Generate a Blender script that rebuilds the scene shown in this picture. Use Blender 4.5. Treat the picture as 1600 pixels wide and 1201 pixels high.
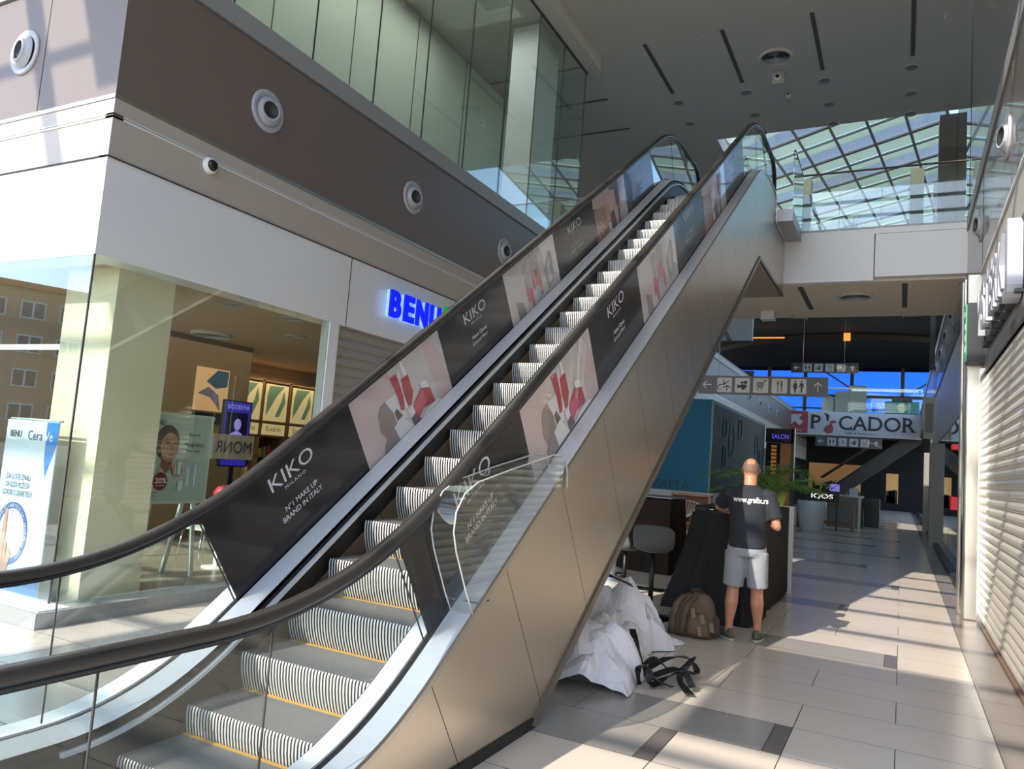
import bpy, bmesh, math, random
from mathutils import Vector, Matrix, noise
random.seed(7)
S = bpy.context.scene
for o in list(bpy.data.objects): bpy.data.objects.remove(o, do_unlink=True)
COL = S.collection
# ------------------------------------------------------------------ camera
RX = Vector((.8870867, .4553881, .0754905)); UX = Vector((-.0225414, -.1206090, .9924441)); DX = Vector((-.4610521, .8820857, .0967256))
cam = bpy.data.objects.new('camera', bpy.data.cameras.new('camera')); COL.objects.link(cam)
cam.matrix_world = Matrix(((RX.x, UX.x, -DX.x, 0), (RX.y, UX.y, -DX.y, 0), (RX.z, UX.z, -DX.z, 1.65), (0, 0, 0, 1)))
cam.data.sensor_width = 36; cam.data.lens = 26.5321; cam.data.clip_end = 600; cam.data.clip_start = .05
S.camera = cam
# ------------------------------------------------------------------ light
w = bpy.data.worlds.new('sky'); S.world = w; w.use_nodes = True
nt = w.node_tree; bg = nt.nodes['Background']
sky = nt.nodes.new('ShaderNodeTexSky'); sky.sky_type = 'NISHITA'; sky.sun_disc = False
SUN = Vector((.412, 1.377, -1)).normalized()
sky.sun_elevation = math.asin(-SUN.z); sky.sun_rotation = math.atan2(-SUN.x, -SUN.y)
sky.air_density = 1.0; sky.dust_density = .6; sky.ozone_density = 2.0
nt.links.new(sky.outputs[0], bg.inputs[0]); bg.inputs[1].default_value = .34
sl = bpy.data.lights.new('sun', 'SUN'); sl.energy = 5.0; sl.angle = .007; sl.color = (1, .91, .79)
so = bpy.data.objects.new('sun', sl); COL.objects.link(so); so.rotation_euler = SUN.to_track_quat('-Z', 'Y').to_euler(); so.location = (-8, -12, 25)
S.view_settings.view_transform = 'Standard'; S.view_settings.look = 'None'; S.view_settings.gamma = 1
S.view_settings.exposure = 0.62
def area(name, loc, size, energy, col=(1, 1, 1), rot=(0, 0, 0)):
    l = bpy.data.lights.new(name, 'AREA'); l.shape = 'RECTANGLE'; l.size, l.size_y = size; l.energy = energy; l.color = col
    o = bpy.data.objects.new(name, l); COL.objects.link(o); o.location = loc; o.rotation_euler = rot
    return o
# ------------------------------------------------------------------ materials
MATS = {}
def lin(c):
    return tuple((v / 12.92 if v <= .04045 else ((v + .055) / 1.055) ** 2.4) for v in c)
def hx(s): return lin(tuple(int(s[i:i + 2], 16) / 255 for i in (0, 2, 4)))
def mat(name, col, rough=.5, metal=0., bump=None, var=None, coat=0., spec=.5, emit=None, trans=0.):
    if name in MATS: return MATS[name]
    m = bpy.data.materials.new(name); m.use_nodes = True; MATS[name] = m
    n, l = m.node_tree.nodes, m.node_tree.links
    b = n['Principled BSDF']; c = hx(col) if isinstance(col, str) else col
    b.inputs['Base Color'].default_value = (*c, 1); b.inputs['Roughness'].default_value = rough
    b.inputs['Metallic'].default_value = metal; b.inputs['Coat Weight'].default_value = coat
    b.inputs['Specular IOR Level'].default_value = spec; b.inputs['Transmission Weight'].default_value = trans
    tc = n.new('ShaderNodeTexCoord')
    if var:
        t = n.new('ShaderNodeTexNoise'); t.inputs['Scale'].default_value = var[0]; t.inputs['Detail'].default_value = 5
        l.new(tc.outputs['Object'], t.inputs['Vector'])
        r = n.new('ShaderNodeValToRGB'); k = var[1]
        r.color_ramp.elements[0].position = .35; r.color_ramp.elements[1].position = .65
        r.color_ramp.elements[0].color = (*[v * (1 - k) for v in c], 1); r.color_ramp.elements[1].color = (*[min(1, v * (1 + k)) for v in c], 1)
        l.new(t.outputs['Fac'], r.inputs[0]); l.new(r.outputs[0], b.inputs['Base Color'])
    if bump:
        t = n.new('ShaderNodeTexNoise'); t.inputs['Scale'].default_value = bump[0]; t.inputs['Detail'].default_value = 3
        mp = n.new('ShaderNodeMapping'); l.new(tc.outputs['Object'], mp.inputs[0])
        if len(bump) > 2: mp.inputs['Scale'].default_value = bump[2]
        l.new(mp.outputs[0], t.inputs['Vector'])
        bp = n.new('ShaderNodeBump'); bp.inputs['Strength'].default_value = bump[1]; bp.inputs['Distance'].default_value = .02
        l.new(t.outputs['Fac'], bp.inputs['Height']); l.new(bp.outputs[0], b.inputs['Normal'])
    if emit:
        b.inputs['Emission Color'].default_value = (*(hx(emit[0]) if isinstance(emit[0], str) else emit[0]), 1)
        b.inputs['Emission Strength'].default_value = emit[1]
    return m
def glass(name, tint=(.9, .95, .93), ior=1.45, boost=1.0):
    if name in MATS: return MATS[name]
    m = bpy.data.materials.new(name); m.use_nodes = True; MATS[name] = m
    n, l = m.node_tree.nodes, m.node_tree.links; n.remove(n['Principled BSDF'])
    lw = n.new('ShaderNodeLayerWeight'); lw.inputs[0].default_value = .5
    pw = n.new('ShaderNodeMath'); pw.operation = 'POWER'; pw.inputs[1].default_value = 4.5; l.new(lw.outputs['Facing'], pw.inputs[0])
    fr = n.new('ShaderNodeMath'); fr.operation = 'MULTIPLY_ADD'; fr.inputs[1].default_value = .95; fr.inputs[2].default_value = .045; l.new(pw.outputs[0], fr.inputs[0])
    mu = n.new('ShaderNodeMath'); mu.operation = 'MULTIPLY'; mu.inputs[1].default_value = boost; mu.use_clamp = True
    tr = n.new('ShaderNodeBsdfTransparent'); tr.inputs[0].default_value = (*tint, 1)
    gl = n.new('ShaderNodeBsdfGlossy'); gl.inputs['Roughness'].default_value = .01; gl.inputs[0].default_value = (.95, 1, .98, 1)
    mx = n.new('ShaderNodeMixShader'); l.new(fr.outputs[0], mu.inputs[0]); l.new(mu.outputs[0], mx.inputs[0])
    l.new(tr.outputs[0], mx.inputs[1]); l.new(gl.outputs[0], mx.inputs[2]); l.new(mx.outputs[0], n['Material Output'].inputs[0])
    return m
# ------------------------------------------------------------------ mesh builder
OFF = {}
class MB:
    def __init__(s): s.v = []; s.f = []; s.m = []; s.mats = []; s.sm = []
    def mi(s, m):
        if m not in s.mats: s.mats.append(m)
        return s.mats.index(m)
    def add(s, vs, fs, m, smooth=False):
        k = len(s.v); s.v += [tuple(v) for v in vs]; i = s.mi(m)
        for f in fs: s.f.append(tuple(a + k for a in f)); s.m.append(i); s.sm.append(smooth)
        return s
    def box(s, x0, x1, y0, y1, z0, z1, m):
        vs = [(x, y, z) for z in (z0, z1) for y in (y0, y1) for x in (x0, x1)]
        return s.add(vs, [(0, 2, 3, 1), (4, 5, 7, 6), (0, 1, 5, 4), (2, 6, 7, 3), (0, 4, 6, 2), (1, 3, 7, 5)], m)
    def obox(s, o, a, b, c, m):          # box from origin and three edge vectors
        o, a, b, c = map(Vector, (o, a, b, c))
        vs = [o, o + a, o + b, o + a + b, o + c, o + a + c, o + b + c, o + a + b + c]
        return s.add(vs, [(0, 2, 3, 1), (4, 5, 7, 6), (0, 1, 5, 4), (2, 6, 7, 3), (0, 4, 6, 2), (1, 3, 7, 5)], m)
    def prism(s, pts, d, m):             # planar polygon (3d points) extruded by vector d
        d = Vector(d); n = len(pts); a = [Vector(p) for p in pts]
        return s.add(a + [p + d for p in a], [tuple(range(n))[::-1], tuple(range(n, 2 * n))] + [(i, (i + 1) % n, n + (i + 1) % n, n + i) for i in range(n)], m)
    def poly(s, pts, m): return s.add(pts, [tuple(range(len(pts)))], m)
    def strip(s, A, B, m, smooth=True):  # quads between two polylines
        n = len(A); return s.add(list(A) + list(B), [(i, i + 1, n + i + 1, n + i) for i in range(n - 1)], m, smooth)
    def tube(s, pts, r, m, n=10, cap=True, flat=None):
        pts = [Vector(p) for p in pts]; R_ = r if isinstance(r, (list, tuple)) else [r] * len(pts)
        vs = []; up = None
        for i, p in enumerate(pts):
            t = (pts[min(i + 1, len(pts) - 1)] - pts[max(i - 1, 0)]).normalized()
            if up is None: up = Vector((0, 0, 1)) if abs(t.z) < .9 else Vector((1, 0, 0))
            a = t.cross(up); a = a.normalized() if a.length > 1e-6 else Vector((1, 0, 0)); b = a.cross(t).normalized(); up = b
            for k in range(n):
                q = 2 * math.pi * k / n
                vs.append(p + (a * math.cos(q) + b * math.sin(q) * (flat or 1)) * R_[i])
        fs = [(i * n + k, i * n + (k + 1) % n, (i + 1) * n + (k + 1) % n, (i + 1) * n + k) for i in range(len(pts) - 1) for k in range(n)]
        if cap: fs += [tuple(range(n))[::-1], tuple(range((len(pts) - 1) * n, len(pts) * n))]
        return s.add(vs, fs, m, True)
    def sweep(s, path, prof, m, closed=True, cap=True, smooth=True):
        # path: list of (origin, A, B); prof: list of (a,b)
        vs = []
        for o, A, B in path:
            for a, b in prof: vs.append(Vector(o) + Vector(A) * a + Vector(B) * b)
        n = len(prof); k = n if closed else n - 1
        fs = [(i * n + j, i * n + (j + 1) % n, (i + 1) * n + (j + 1) % n, (i + 1) * n + j) for i in range(len(path) - 1) for j in range(k)]
        if cap and closed: fs += [tuple(range(n))[::-1], tuple(range((len(path) - 1) * n, len(path) * n))]
        return s.add(vs, fs, m, smooth)
    def lathe(s, o, prof, m, axis=(0, 0, 1), n=28, smooth=True):
        ax = Vector(axis).normalized(); a = ax.orthogonal().normalized(); b = ax.cross(a)
        return s.sweep([(Vector(o), a * math.cos(q) + b * math.sin(q), ax) for q in [2 * math.pi * i / n for i in range(n + 1)]], prof, m, closed=False, smooth=smooth)
    def ell(s, c, r, m, n=16, k=10, rot=None):
        vs = []; fs = []
        for i in range(k + 1):
            ph = math.pi * i / k
            for j in range(n):
                q = 2 * math.pi * j / n
                v = Vector((r[0] * math.sin(ph) * math.cos(q), r[1] * math.sin(ph) * math.sin(q), r[2] * math.cos(ph)))
                if rot: v = rot @ v
                vs.append(Vector(c) + v)
        fs = [(i * n + j, (i + 1) * n + j, (i + 1) * n + (j + 1) % n, i * n + (j + 1) % n) for i in range(k) for j in range(n)]
        return s.add(vs, fs, m, True)
    def disc(s, c, r, m, A, B, n=24, r2=None):
        c, A, B = Vector(c), Vector(A), Vector(B)
        P = [c + A * r * math.cos(2 * math.pi * i / n) + B * (r2 or r) * math.sin(2 * math.pi * i / n) for i in range(n)]
        return s.poly(P, m)
    def text(s, st, o, xd, yd, h, m, width=None, ext=0., bold=0., align='LEFT', space=1., italic=0):
        cu = bpy.data.curves.new('t', 'FONT'); cu.body = st; cu.size = 1; cu.extrude = 0; cu.offset = bold; cu.align_x = align; cu.space_character = space; cu.shear = italic
        cu.resolution_u = 4
        ob = bpy.data.objects.new('t', cu); COL.objects.link(ob)
        dg = bpy.context.evaluated_depsgraph_get(); me = bpy.data.meshes.new_from_object(ob.evaluated_get(dg))
        vs = [v.co.copy() for v in me.vertices]; fs = [tuple(p.vertices) for p in me.polygons]
        bpy.data.objects.remove(ob); bpy.data.curves.remove(cu); bpy.data.meshes.remove(me)
        if not vs: return s
        H = .7; sc = h / H; x0 = min(v.x for v in vs); x1 = max(v.x for v in vs)
        sx = sc if width is None else width / (x1 - x0)
        base = 0 if width is None else x0
        if width is not None and align == 'CENTER': base = (x0 + x1) / 2
        o, xd, yd = Vector(o), Vector(xd), Vector(yd); nd = xd.cross(yd).normalized()
        P = [o + xd * ((v.x - base) * sx) + yd * (v.y * sc) for v in vs]
        if not ext: return s.add(P, fs, m)
        n = len(P); F = [f for f in fs]; E = {}
        for f in fs:
            for i in range(len(f)): E[(f[i], f[(i + 1) % len(f)])] = 1
        side = [(a, b) for (a, b) in E if (b, a) not in E]
        F = [tuple(i + n for i in f) for f in fs] + [tuple(f[::-1]) for f in fs] + [(a, b, b + n, a + n) for a, b in side]
        return s.add(P + [p + nd * ext for p in P], F, m)
    def build(s, name, parent=None, kind=None, label=None, cat=None, group=None, bevel=0, fixn=False, auto=False):
        off = OFF.get(parent.as_pointer(), Vector((0, 0, 0))) if parent else Vector((0, 0, 0))
        me = bpy.data.meshes.new(name); me.from_pydata([tuple(Vector(v) - off) for v in s.v], [], s.f)
        for m in s.mats: me.materials.append(m)
        me.polygons.foreach_set('material_index', s.m); me.polygons.foreach_set('use_smooth', s.sm); me.update()
        if fixn:
            b = bmesh.new(); b.from_mesh(me); bmesh.ops.recalc_face_normals(b, faces=b.faces); b.to_mesh(me); b.free()
        o = bpy.data.objects.new(name, me); COL.objects.link(o)
        if parent: o.parent = parent; OFF[o.as_pointer()] = off
        if bevel:
            md = o.modifiers.new('bevel', 'BEVEL'); md.width = bevel; md.segments = 2; md.limit_method = 'ANGLE'
        tag(o, label, cat, group, kind)
        return o
def tag(o, label=None, cat=None, group=None, kind=None):
    for k, v in (('label', label), ('category', cat), ('group', group), ('kind', kind)):
        if v: o[k] = v
    return o
def root(name, loc, label=None, cat=None, group=None, kind=None):
    o = bpy.data.objects.new(name, None); COL.objects.link(o); o.location = loc; o.empty_display_size = .2
    OFF[o.as_pointer()] = Vector(loc); return tag(o, label, cat, group, kind)
KIDS = {}
def copy_tree(o, parent=None):
    c = o.copy(); COL.objects.link(c)
    if parent: c.parent = parent
    for ch in [x for x in bpy.data.objects if x.parent == o]: copy_tree(ch, c)
    return c
def bez(p0, p1, p2, n=10):
    return [((1 - t) ** 2 * p0[0] + 2 * t * (1 - t) * p1[0] + t * t * p2[0], (1 - t) ** 2 * p0[1] + 2 * t * (1 - t) * p1[1] + t * t * p2[1]) for t in [i / n for i in range(n + 1)]]
X_, Y_, Z_ = Vector((1, 0, 0)), Vector((0, 1, 0)), Vector((0, 0, 1))
brown = mat('brown_cladding', '6f635b', .42, bump=(.6, .05)); beige = mat('beige_band', 'b3aaa0', .4)
whitep = mat('white_panel', 'dfe2e5', .32, coat=.3); greysill = mat('grey_sill', '8f8f8f', .45)
alu = mat('satin_aluminium', 'd3d7dc', .38, .35, bump=(3, .02)); steel = mat('brushed_steel', 'c6bfb5', .34, 1, bump=(2.2, .06, (1, .3, 2.0)))
black = mat('black_gap', '0c0c0d', .5); rubber = mat('black_rubber', '2b2725', .33, spec=.6); dark = mat('dark_metal', '2a2b2e', .4, .3)
plaster = mat('ceiling_plaster', 'c6c2bb', .85); cream = mat('cream_plaster', 'ddd2b8', .8, bump=(4, .1), var=(1.5, .04))
clear = glass('clear_glass', (.93, .96, .95)); greeng2 = glass('mirror_green_glass', (.90, .95, .93), boost=1.8); greeng = glass('green_glass', (.92, .955, .93), boost=1.3); film = glass('tinted_glass', (.7, .78, .76), boost=1.6)
white = mat('white_paint', 'e6e6e4', .5); chrome = mat('chrome', 'd8d8d8', .12, 1); wood = mat('oak_wood', 'b98f68', .5, var=(6, .15))
# ================================================================== floor
tileA = mat('floor_tile_light', 'cdc3b6', .22, var=(.9, .035), spec=.5); tileB = mat('floor_tile_grey', '98938d', .22, var=(1.2, .05))
tileC = mat('floor_tile_dark', '6b6460', .25, var=(2, .06)); joint = mat('floor_joint', '4a4642', .8)
fl = MB(); fl.box(-30, 6, -14, 70, -.1, -.003, joint)
strips = {}; tileD = mat('floor_tile_border', '857d77', .25, var=(2, .05))
for k, (y0, xe, L) in enumerate([(5.0, -.61, 1.9), (8.0, 0, 1.25), (11.0, -.6, 2.4), (14.0, 0, 2.6), (17.0, -.6, 2.6), (20.0, 0, 3.1), (23, -.6, 3), (26, 0, 3), (29, -.6, 3), (32, 0, 2.5), (35, -.6, 3), (38, 0, 3), (41, -.6, 3)]):
    strips[round((y0 - 8) / .6)] = (xe, L)
strips[-6] = (-1.23, 1.6); strips[-8] = (-3.9, 1.4); strips[-3] = (-4.3, 2)
def quad(x0, x1, y0, y1, m):
    g = .003; fl.poly([(x0 + g, y0 + g, 0), (x1 - g, y0 + g, 0), (x1 - g, y1 - g, 0), (x0 + g, y1 - g, 0)], m)
TL = 1.234
for r in range(-22, 86):
    y0 = 8 + .6 * r; y1 = y0 + .6; off = 0 if r % 2 else -.61
    cuts = []
    if r in strips:
        xe, L = strips[r]; quad(xe - .11, xe, y0, y1, tileC)
        x = xe - .11
        while x > xe - L: quad(max(x - TL, xe - L), x, y0, y1, tileB); x -= TL
        cuts = [(xe - L, xe)]
    x = .6
    edges = [.6]; e = off
    while e > -12.5: edges.append(e) if e < .58 else None; e -= TL
    for a, b in zip(edges[1:], edges[:-1]):
        seg = [(a, b)]
        for c0, c1 in cuts:
            ns = []
            for p, q in seg:
                if q <= c0 or p >= c1: ns.append((p, q))
                else:
                    if p < c0: ns.append((p, c0))
                    if q > c1: ns.append((c1, q))
            seg = ns
        for p, q in seg:
            if q - p > .02: quad(p, q, y0, y1, tileA)
    quad(.6, 1.9, y0, y1, tileD)
fl.build('floor', kind='structure')
# ================================================================== left facade
WX = -6.35; WY = 4.05
wl = root('wall_left', (WX, WY, 0), kind='structure')
def band(nm, z0, z1, m, out=0., ends=True, y1=60., th=.3):
    b = MB(); b.box(WX - th, WX + out, WY - out, y1, z0, z1, m); b.box(-13, WX - th, WY - out, WY + th, z0, z1, m); return b
groove = mat('panel_groove', '3c3a38', .7)
b = band('white', 3.16, 4.05, whitep)
for y in (7.44, 10.9, 14.4, 18, 21.5, 25): b.box(WX, WX + .003, y, y + .012, 3.16, 4.05, groove)
for x in (-8.9, -11.5): b.box(x, x + .012, WY - .003, WY, 3.16, 4.05, groove)
b.build('white_fascia', wl)
b = band('beige', 4.06, 4.6, beige, -.004); b.box(WX - .1, WX + .006, WY - .006, 60, 4.42, 4.435, whitep); b.box(-13, WX + .006, WY - .006, WY + .1, 4.42, 4.435, whitep); b.box(WX - .1, WX + .004, WY - .004, 60, 4.45, 4.458, whitep); b.box(-13, WX + .004, WY - .004, WY + .1, 4.45, 4.458, whitep)
b.box(WX - .1, WX + .012, WY - .012, 60, 4.05, 4.062, groove); b.box(-13, WX, WY - .012, WY + .1, 4.05, 4.062, groove); b.build('beige_band', wl)
b = band('ledge', 4.6, 4.64, steel, .006); b.build('ledge_trim', wl)
b = band('brown', 4.64, 5.94, brown)
for y in (): pass
for x in (-7.55, -9.6): b.box(x, x + .01, WY - .003, WY, 4.64, 5.94, groove)
b.build('brown_band', wl)
b = band('sill', 5.95, 6.17, greysill, .03); b.build('sill_band', wl)
b = MB(); b.box(-13, WX + .25, WY - .25, 4.1, 0, .13, greysill); b.box(WX - .05, WX + .25, 4.1, 7.35, 0, .13, greysill); b.box(-13, WX + .22, WY - .22, 4.1, .13, .14, whitep)
b.build('base_kerb', wl)
b = MB(); b.box(WX - .12, WX + .02, 7.14, 7.3, .1, 3.16, whitep); b.build('window_post', wl)
# far lower wall behind shutters (beyond the pharmacy)
b = MB(); b.box(WX - .4, WX - .05, 12.2, 17.5, 0, 3.16, dark); b.box(WX - .4, WX - .05, 21, 60, 0, 3.16, dark); b.build('dark_shopfront', wl)
# shop windows
w1 = root('window_1', (WX, WY, .13), kind='structure')
MB().box(WX - .014, WX, WY + .01, 7.14, .13, 3.16, greeng).build('pane', w1)
for x0, x1 in ((-8.6, WX - .01), (-10.8, -8.605), (-13, -10.805)): MB().box(x0, x1, WY, WY + .014, .13, 3.16, greeng2).build('pane', w1)
b = MB(); b.box(WX - .012, WX + .002, WY - .002, WY + .012, .13, 3.16, groove); b.build('corner_seam', w1)
# roller shutter left shop
sh = mat('shutter_metal', 'a49f98', .45, .35)
def shutter(name, axis_x, y0, y1, z0, z1, m, pitch, side, parent=None):
    d = root(name, (axis_x, (y0 + y1) / 2, z0), kind='structure'); b = MB(); n = int((z1 - z0) / pitch); prof = []
    for i in range(n):
        z = z0 + i * pitch
        for t, h in ((0, 0), (.08, .012), (.3, .022), (.6, .022), (.85, .01), (.92, 0)): prof.append((axis_x + side * h, z + t * pitch))
    prof.append((axis_x, z1))
    b.strip([(x, y0, z) for x, z in prof], [(x, y1, z) for x, z in prof], m, smooth=False)
    b.box(axis_x - side * .03 - .01, axis_x - side * .03 + .01, y0, y1, z0, z1, dark); b.build('slat_curtain', d); return d
d1 = shutter('door_1', WX - .06, 7.35, 12.2, .02, 3.14, sh, .12, 1)
MB().box(WX - .14, WX - .02, 7.3, 7.36, 0, 3.16, whitep).box(WX - .14, WX - .02, 12.2, 12.26, 0, 3.16, whitep).build('side_rail', d1)
# ================================================================== upper storey left
ug = root('window_2', (WX, 6, 6.17), kind='structure')
ys = [4.06, 5.2, 6.4, 7.56, 8.7, 9.87, 11.06, 12.2, 13.37, 14.55]
for a, c in zip(ys, ys[1:]): MB().box(WX - .012, WX, a + .006, c - .006, 6.17, 10.2, greeng).build('pane', ug)
b = MB()
for y in ys[1:]: b.box(WX - .014, WX + .002, y - .007, y + .007, 6.17, 10.2, groove)
b.build('glazing_seam', ug)
MB().box(-8.2, WX, 14.55, 14.562, 6.17, 10.2, greeng).build('pane', ug)
wi = mat('upper_interior', 'c4cbc0', .8); up = root('wall_back', (-9, 9, 6.2), kind='structure')
b = MB(); b.box(-9.2, -9, 4.1, 17.2, 6.2, 10.5, wi); b.box(-13, WX - .05, 4.1, 4.3, 6.2, 10.5, wi)
for y in (6.2, 8.1, 10, 11.9, 13.8, 15.7): b.box(-9, -8.99, y, y + .015, 6.2, 10.5, groove)
b.build('partition', up)
b = MB(); b.box(-7.35, -6.75, 12.95, 13.95, 6.2, 10.5, whitep); b.build('pillar', up)
b = MB(); b.box(-14, WX - .03, 4.1, 60, 5.2, 6.17, dark); b.build('floor_upper', kind='structure')
# glass rail inside the upper level next to the escalator landing
# ================================================================== ceiling + downstand beam
c = root('ceiling', (-3, 14, 10.55), kind='structure')
b = MB(); b.box(-14, WX + .3, 3.8, 19.6, 10.55, 10.9, plaster); b.box(WX + .3, 3, 11.5, 19.6, 10.55, 10.9, plaster)
b.build('slab', c)
beam = mat('beam_white', 'bdb9b2', .7)
MB().box(WX - .02, WX + .3, 3.8, 14.62, 10.2, 10.56, beam).box(WX - .03, WX + .01, 3.8, 14.62, 10.17, 10.2, dark).build('downstand_beam', c)
b = MB(); b.box(-5.75, -5.0, 11.75, 12.35, 10.53, 10.55, whitep); b.box(-5.65, -5.1, 11.82, 12.25, 10.52, 10.535, mat('hatch_brown', '4a3b30', .7)); b.build('skylight_hatch', c)
slot = mat('slot_grille', '55534f', .6)
for x in (-5.04, -3.43, -1.73, 0.0): MB().box(x - .04, x + .04, 14.5, 16.75, 10.535, 10.56, slot).build('slot_diffuser', c)
for y in (16.5, 18.2, 14.9):  # slots running across on the left
    MB().box(-9, -6.6, y, y + .05, 10.535, 10.56, slot).build('slot_diffuser', c)
# ================================================================== bridge / balcony
br = root('trim_1', (-2, 14.3, 5.2), kind='structure')
bw = mat('bridge_white', 'e4e8f0', .5); soff = mat('soffit_beige', 'e0d6c8', .75)
b = MB(); b.box(-6.3, .95, 14.35, 17.4, 5.2, 6.05, soff); b.build('slab', br)
b = MB(); b.box(-6.3, -.52, 14.18, 14.35, 5.18, 6.1, bw); b.box(-.5, .88, 14.165, 14.35, 5.24, 6.0, bw); b.box(-.52, .88, 14.14, 14.35, 6.0, 6.1, bw); b.build('fascia', br)
b = MB(); b.box(-6.3, .95, 14.2, 17.4, 6.05, 6.15, bw); b.build('upper_floor', br)
for x in (-1.75, -.03): MB().box(x - .045, x + .045, 14.55, 16.5, 5.185, 5.205, slot).build('slot_diffuser', br)
MB().box(-2.78, -2.5, 16.6, 16.85, 5.02, 5.2, bw).build('ceiling_box', br)
# landing beside the escalator head
b = MB(); b.box(-1.98, -1.72, 12.95, 14.3, 5.95, 6.16, mat('landing_steel', 'a8a8ac', .4, .6)); b.build('landing_edge', br)
# ================================================================== right wall
wr = root('wall_right', (.9, 10, 0), kind='structure')
RXW = .88
brown2 = mat('brown_glossy_cladding', '6f645c', .3, coat=.5); b = MB(); b.box(RXW, 1.4, -6, 60, 4.64, 5.94, brown2)
for y in range(-4, 60, 3): b.box(RXW - .003, RXW, y + .4, y + .412, 4.64, 5.94, groove)
b.build('brown_band', wr)
b = MB(); b.box(RXW - .02, 1.4, -6, 60, 5.95, 6.17, greysill); b.build('sill_band', wr)
b = MB(); b.box(RXW + .02, 1.4, -6, 12.2, 4.15, 4.63, beige); b.box(RXW, 1.4, -6, 12.2, 4.6, 4.635, whitep); b.box(RXW + .03, 1.4, 12.2, 32, 3.05, 4.62, beige); b.build('beige_band', wr)
b = MB(); b.box(.93, 1.4, -6, 11.5, 3.2, 4.15, mat('sign_backing', '8d8a86', .4)); b.box(.9, 1.4, -6, 11.5, 3.2, 3.3, mat('dark_lintel', '55504c', .4)); b.build('sign_backing', wr)
b = MB(); b.box(.9, 1.4, -6, 14.15, 6.17, 10.6, mat('upper_right_wall', '7b7a76', .2, coat=.8)); b.build('upper_wall', wr)
gr = root('window_3', (.9, 16, 0), kind='structure')
dg_ = glass('dark_shop_glass', (.35, .4, .42), boost=2.0)
for a, c2 in ((12.9, 15.9), (16, 19.3), (19.4, 25.9), (26.7, 32.9)): MB().box(.93, .945, a, c2, .1, 3.05, dg_).build('pane', gr)
MB().box(1.6, 1.7, 12.5, 40, 0, 3.2, mat('dark_shop_interior', '26262a', .8)).build('back_panel', gr)
for a, c2 in ((14.3, 18), (18.2, 24), (24.2, 32)): MB().box(.9, .912, a, c2, 6.17, 9.8, film).build('pane', gr)
b = MB()
for y in (26.0, 33.0): b.box(.74, 1.05, y, y + .6, 0, 3.05, mat('column_grey', '7d7b79', .4))
b.build('shopfront_column', wr)
b = MB(); b.box(.86, 1.0, 12.6, 60, 0, .1, dark); b.build('base_rail', wr)
# big roller shutter
shl = mat('shutter_light', 'd8d2c6', .38, .3)
d2 = shutter('door_2', .95, 2.0, 11.25, .03, 3.22, shl, .105, -1)
b = MB(); b.box(.86, .99, 11.25, 11.33, 0, 3.25, chrome); b.build('guide_rail', d2)
b = MB(); b.box(.9, 1.0, 2, 11.25, 0, .03, mat('copper_strip', '6e5548', .5)); b.build('bottom_bar', d2)
b = MB(); b.box(.9, 1.1, 11.33, 11.75, 0, 3.3, dark); b.build('dark_jamb', wr)
b = MB()
for y0, y1, x, q in ((11.75, 11.95, .74, steel), (11.95, 12.0, .82, dark), (12.0, 12.14, .72, chrome), (12.14, 12.19, .82, dark), (12.19, 12.4, .7, steel), (12.4, 12.6, .77, chrome)): b.box(x, .98, y0, y1, 0, 4.62, q)  # dark strips put the reflected streaks of polished metal into the colour
b.build('steel_column', wr, bevel=.02)
# signage letters on the right shop
lt = mat('sign_letter_white', 'b4b7c4', .35); ls = root('shop_sign_letters', (.8, 9.6, 3.55), 'big white block letters on dark brackets above the right roller shutter', 'sign')
yy = 11.05
for ch_, wd in (('V', .42), ('S', .4), ('T', .42), ('E', .38), ('R', .42), ('K', .44), ('J', .36)):
    MB().text(ch_, (.80, yy, 3.62), -Y_, Z_, .52, lt, width=wd, ext=.001, bold=.03).text(ch_, (.92, yy, 3.62), -Y_, Z_, .52, lt, width=wd, ext=.12, bold=.03).build('letter', ls)
    MB().box(.84, .94, yy - wd * .7, yy - wd * .5, 3.5, 3.58, dark).box(.86, .93, yy - wd, yy - .02, 3.47, 3.5, dark).build('bracket', ls)
    yy -= wd + .05
gs = root('projecting_sign', (.8, 11.7, 3.4), 'green and white pharmacy style box sign fixed above the steel column', 'sign')
gs['label'] = 'narrow green lit box sign fixed at the far end of the white letters'
MB().box(.72, .94, 11.45, 11.7, 3.35, 4.15, dark).build('housing', gs)
b = MB(); b.box(.705, .72, 11.47, 11.68, 3.37, 4.13, mat('green_sign_face', '3f9a6b', .3, emit=('3f9a6b', .25))); b.build('sign_face', gs)
MB().ell((.70, 11.575, 4.0), (.004, .05, .05), white, 10, 6).build('sign_mark', gs)
for z in (3.8, 3.65, 3.5): MB().box(.702, .706, 11.53, 11.62, z, z + .08, white).build('sign_mark', gs)
# ================================================================== glass roof over the atrium (casts the bar shadows)
rf = root('ceiling.001', (0, 3, 11.5), kind='structure')
bar = mat('roof_bar', '5c6168', .5)
b = MB()
for k in range(0, 11): y = .23 - 1.65 * k; b.box(-18, 3, y - .045, y + .045, 11.48, 11.58, bar)
b.box(-10.25, -10.05, -17, 1.5, 11.3, 11.48, bar); b.box(-3.1, -3.0, -17, 1.5, 11.4, 11.48, bar); b.box(1.2, 1.4, -17, 1.5, 11.3, 11.48, bar); b.box(-15.1, -14.9, -17, 1.5, 11.3, 11.48, bar)
b.build('roof_bar', rf)
MB().box(-6.0, -4.15, -10.8, -7.9, 11.44, 11.5, plaster).build('sun_block_panel', rf); MB().box(-10.4, -8.7, -13.3, -12.6, 11.44, 11.5, plaster).build('sun_block_panel', rf); MB().box(-9.4, -7.4, -5.2, -.8, 11.44, 11.5, plaster).build('sun_block_panel', rf)  # unseen panels added to block the sun on floor and brown table
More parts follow.
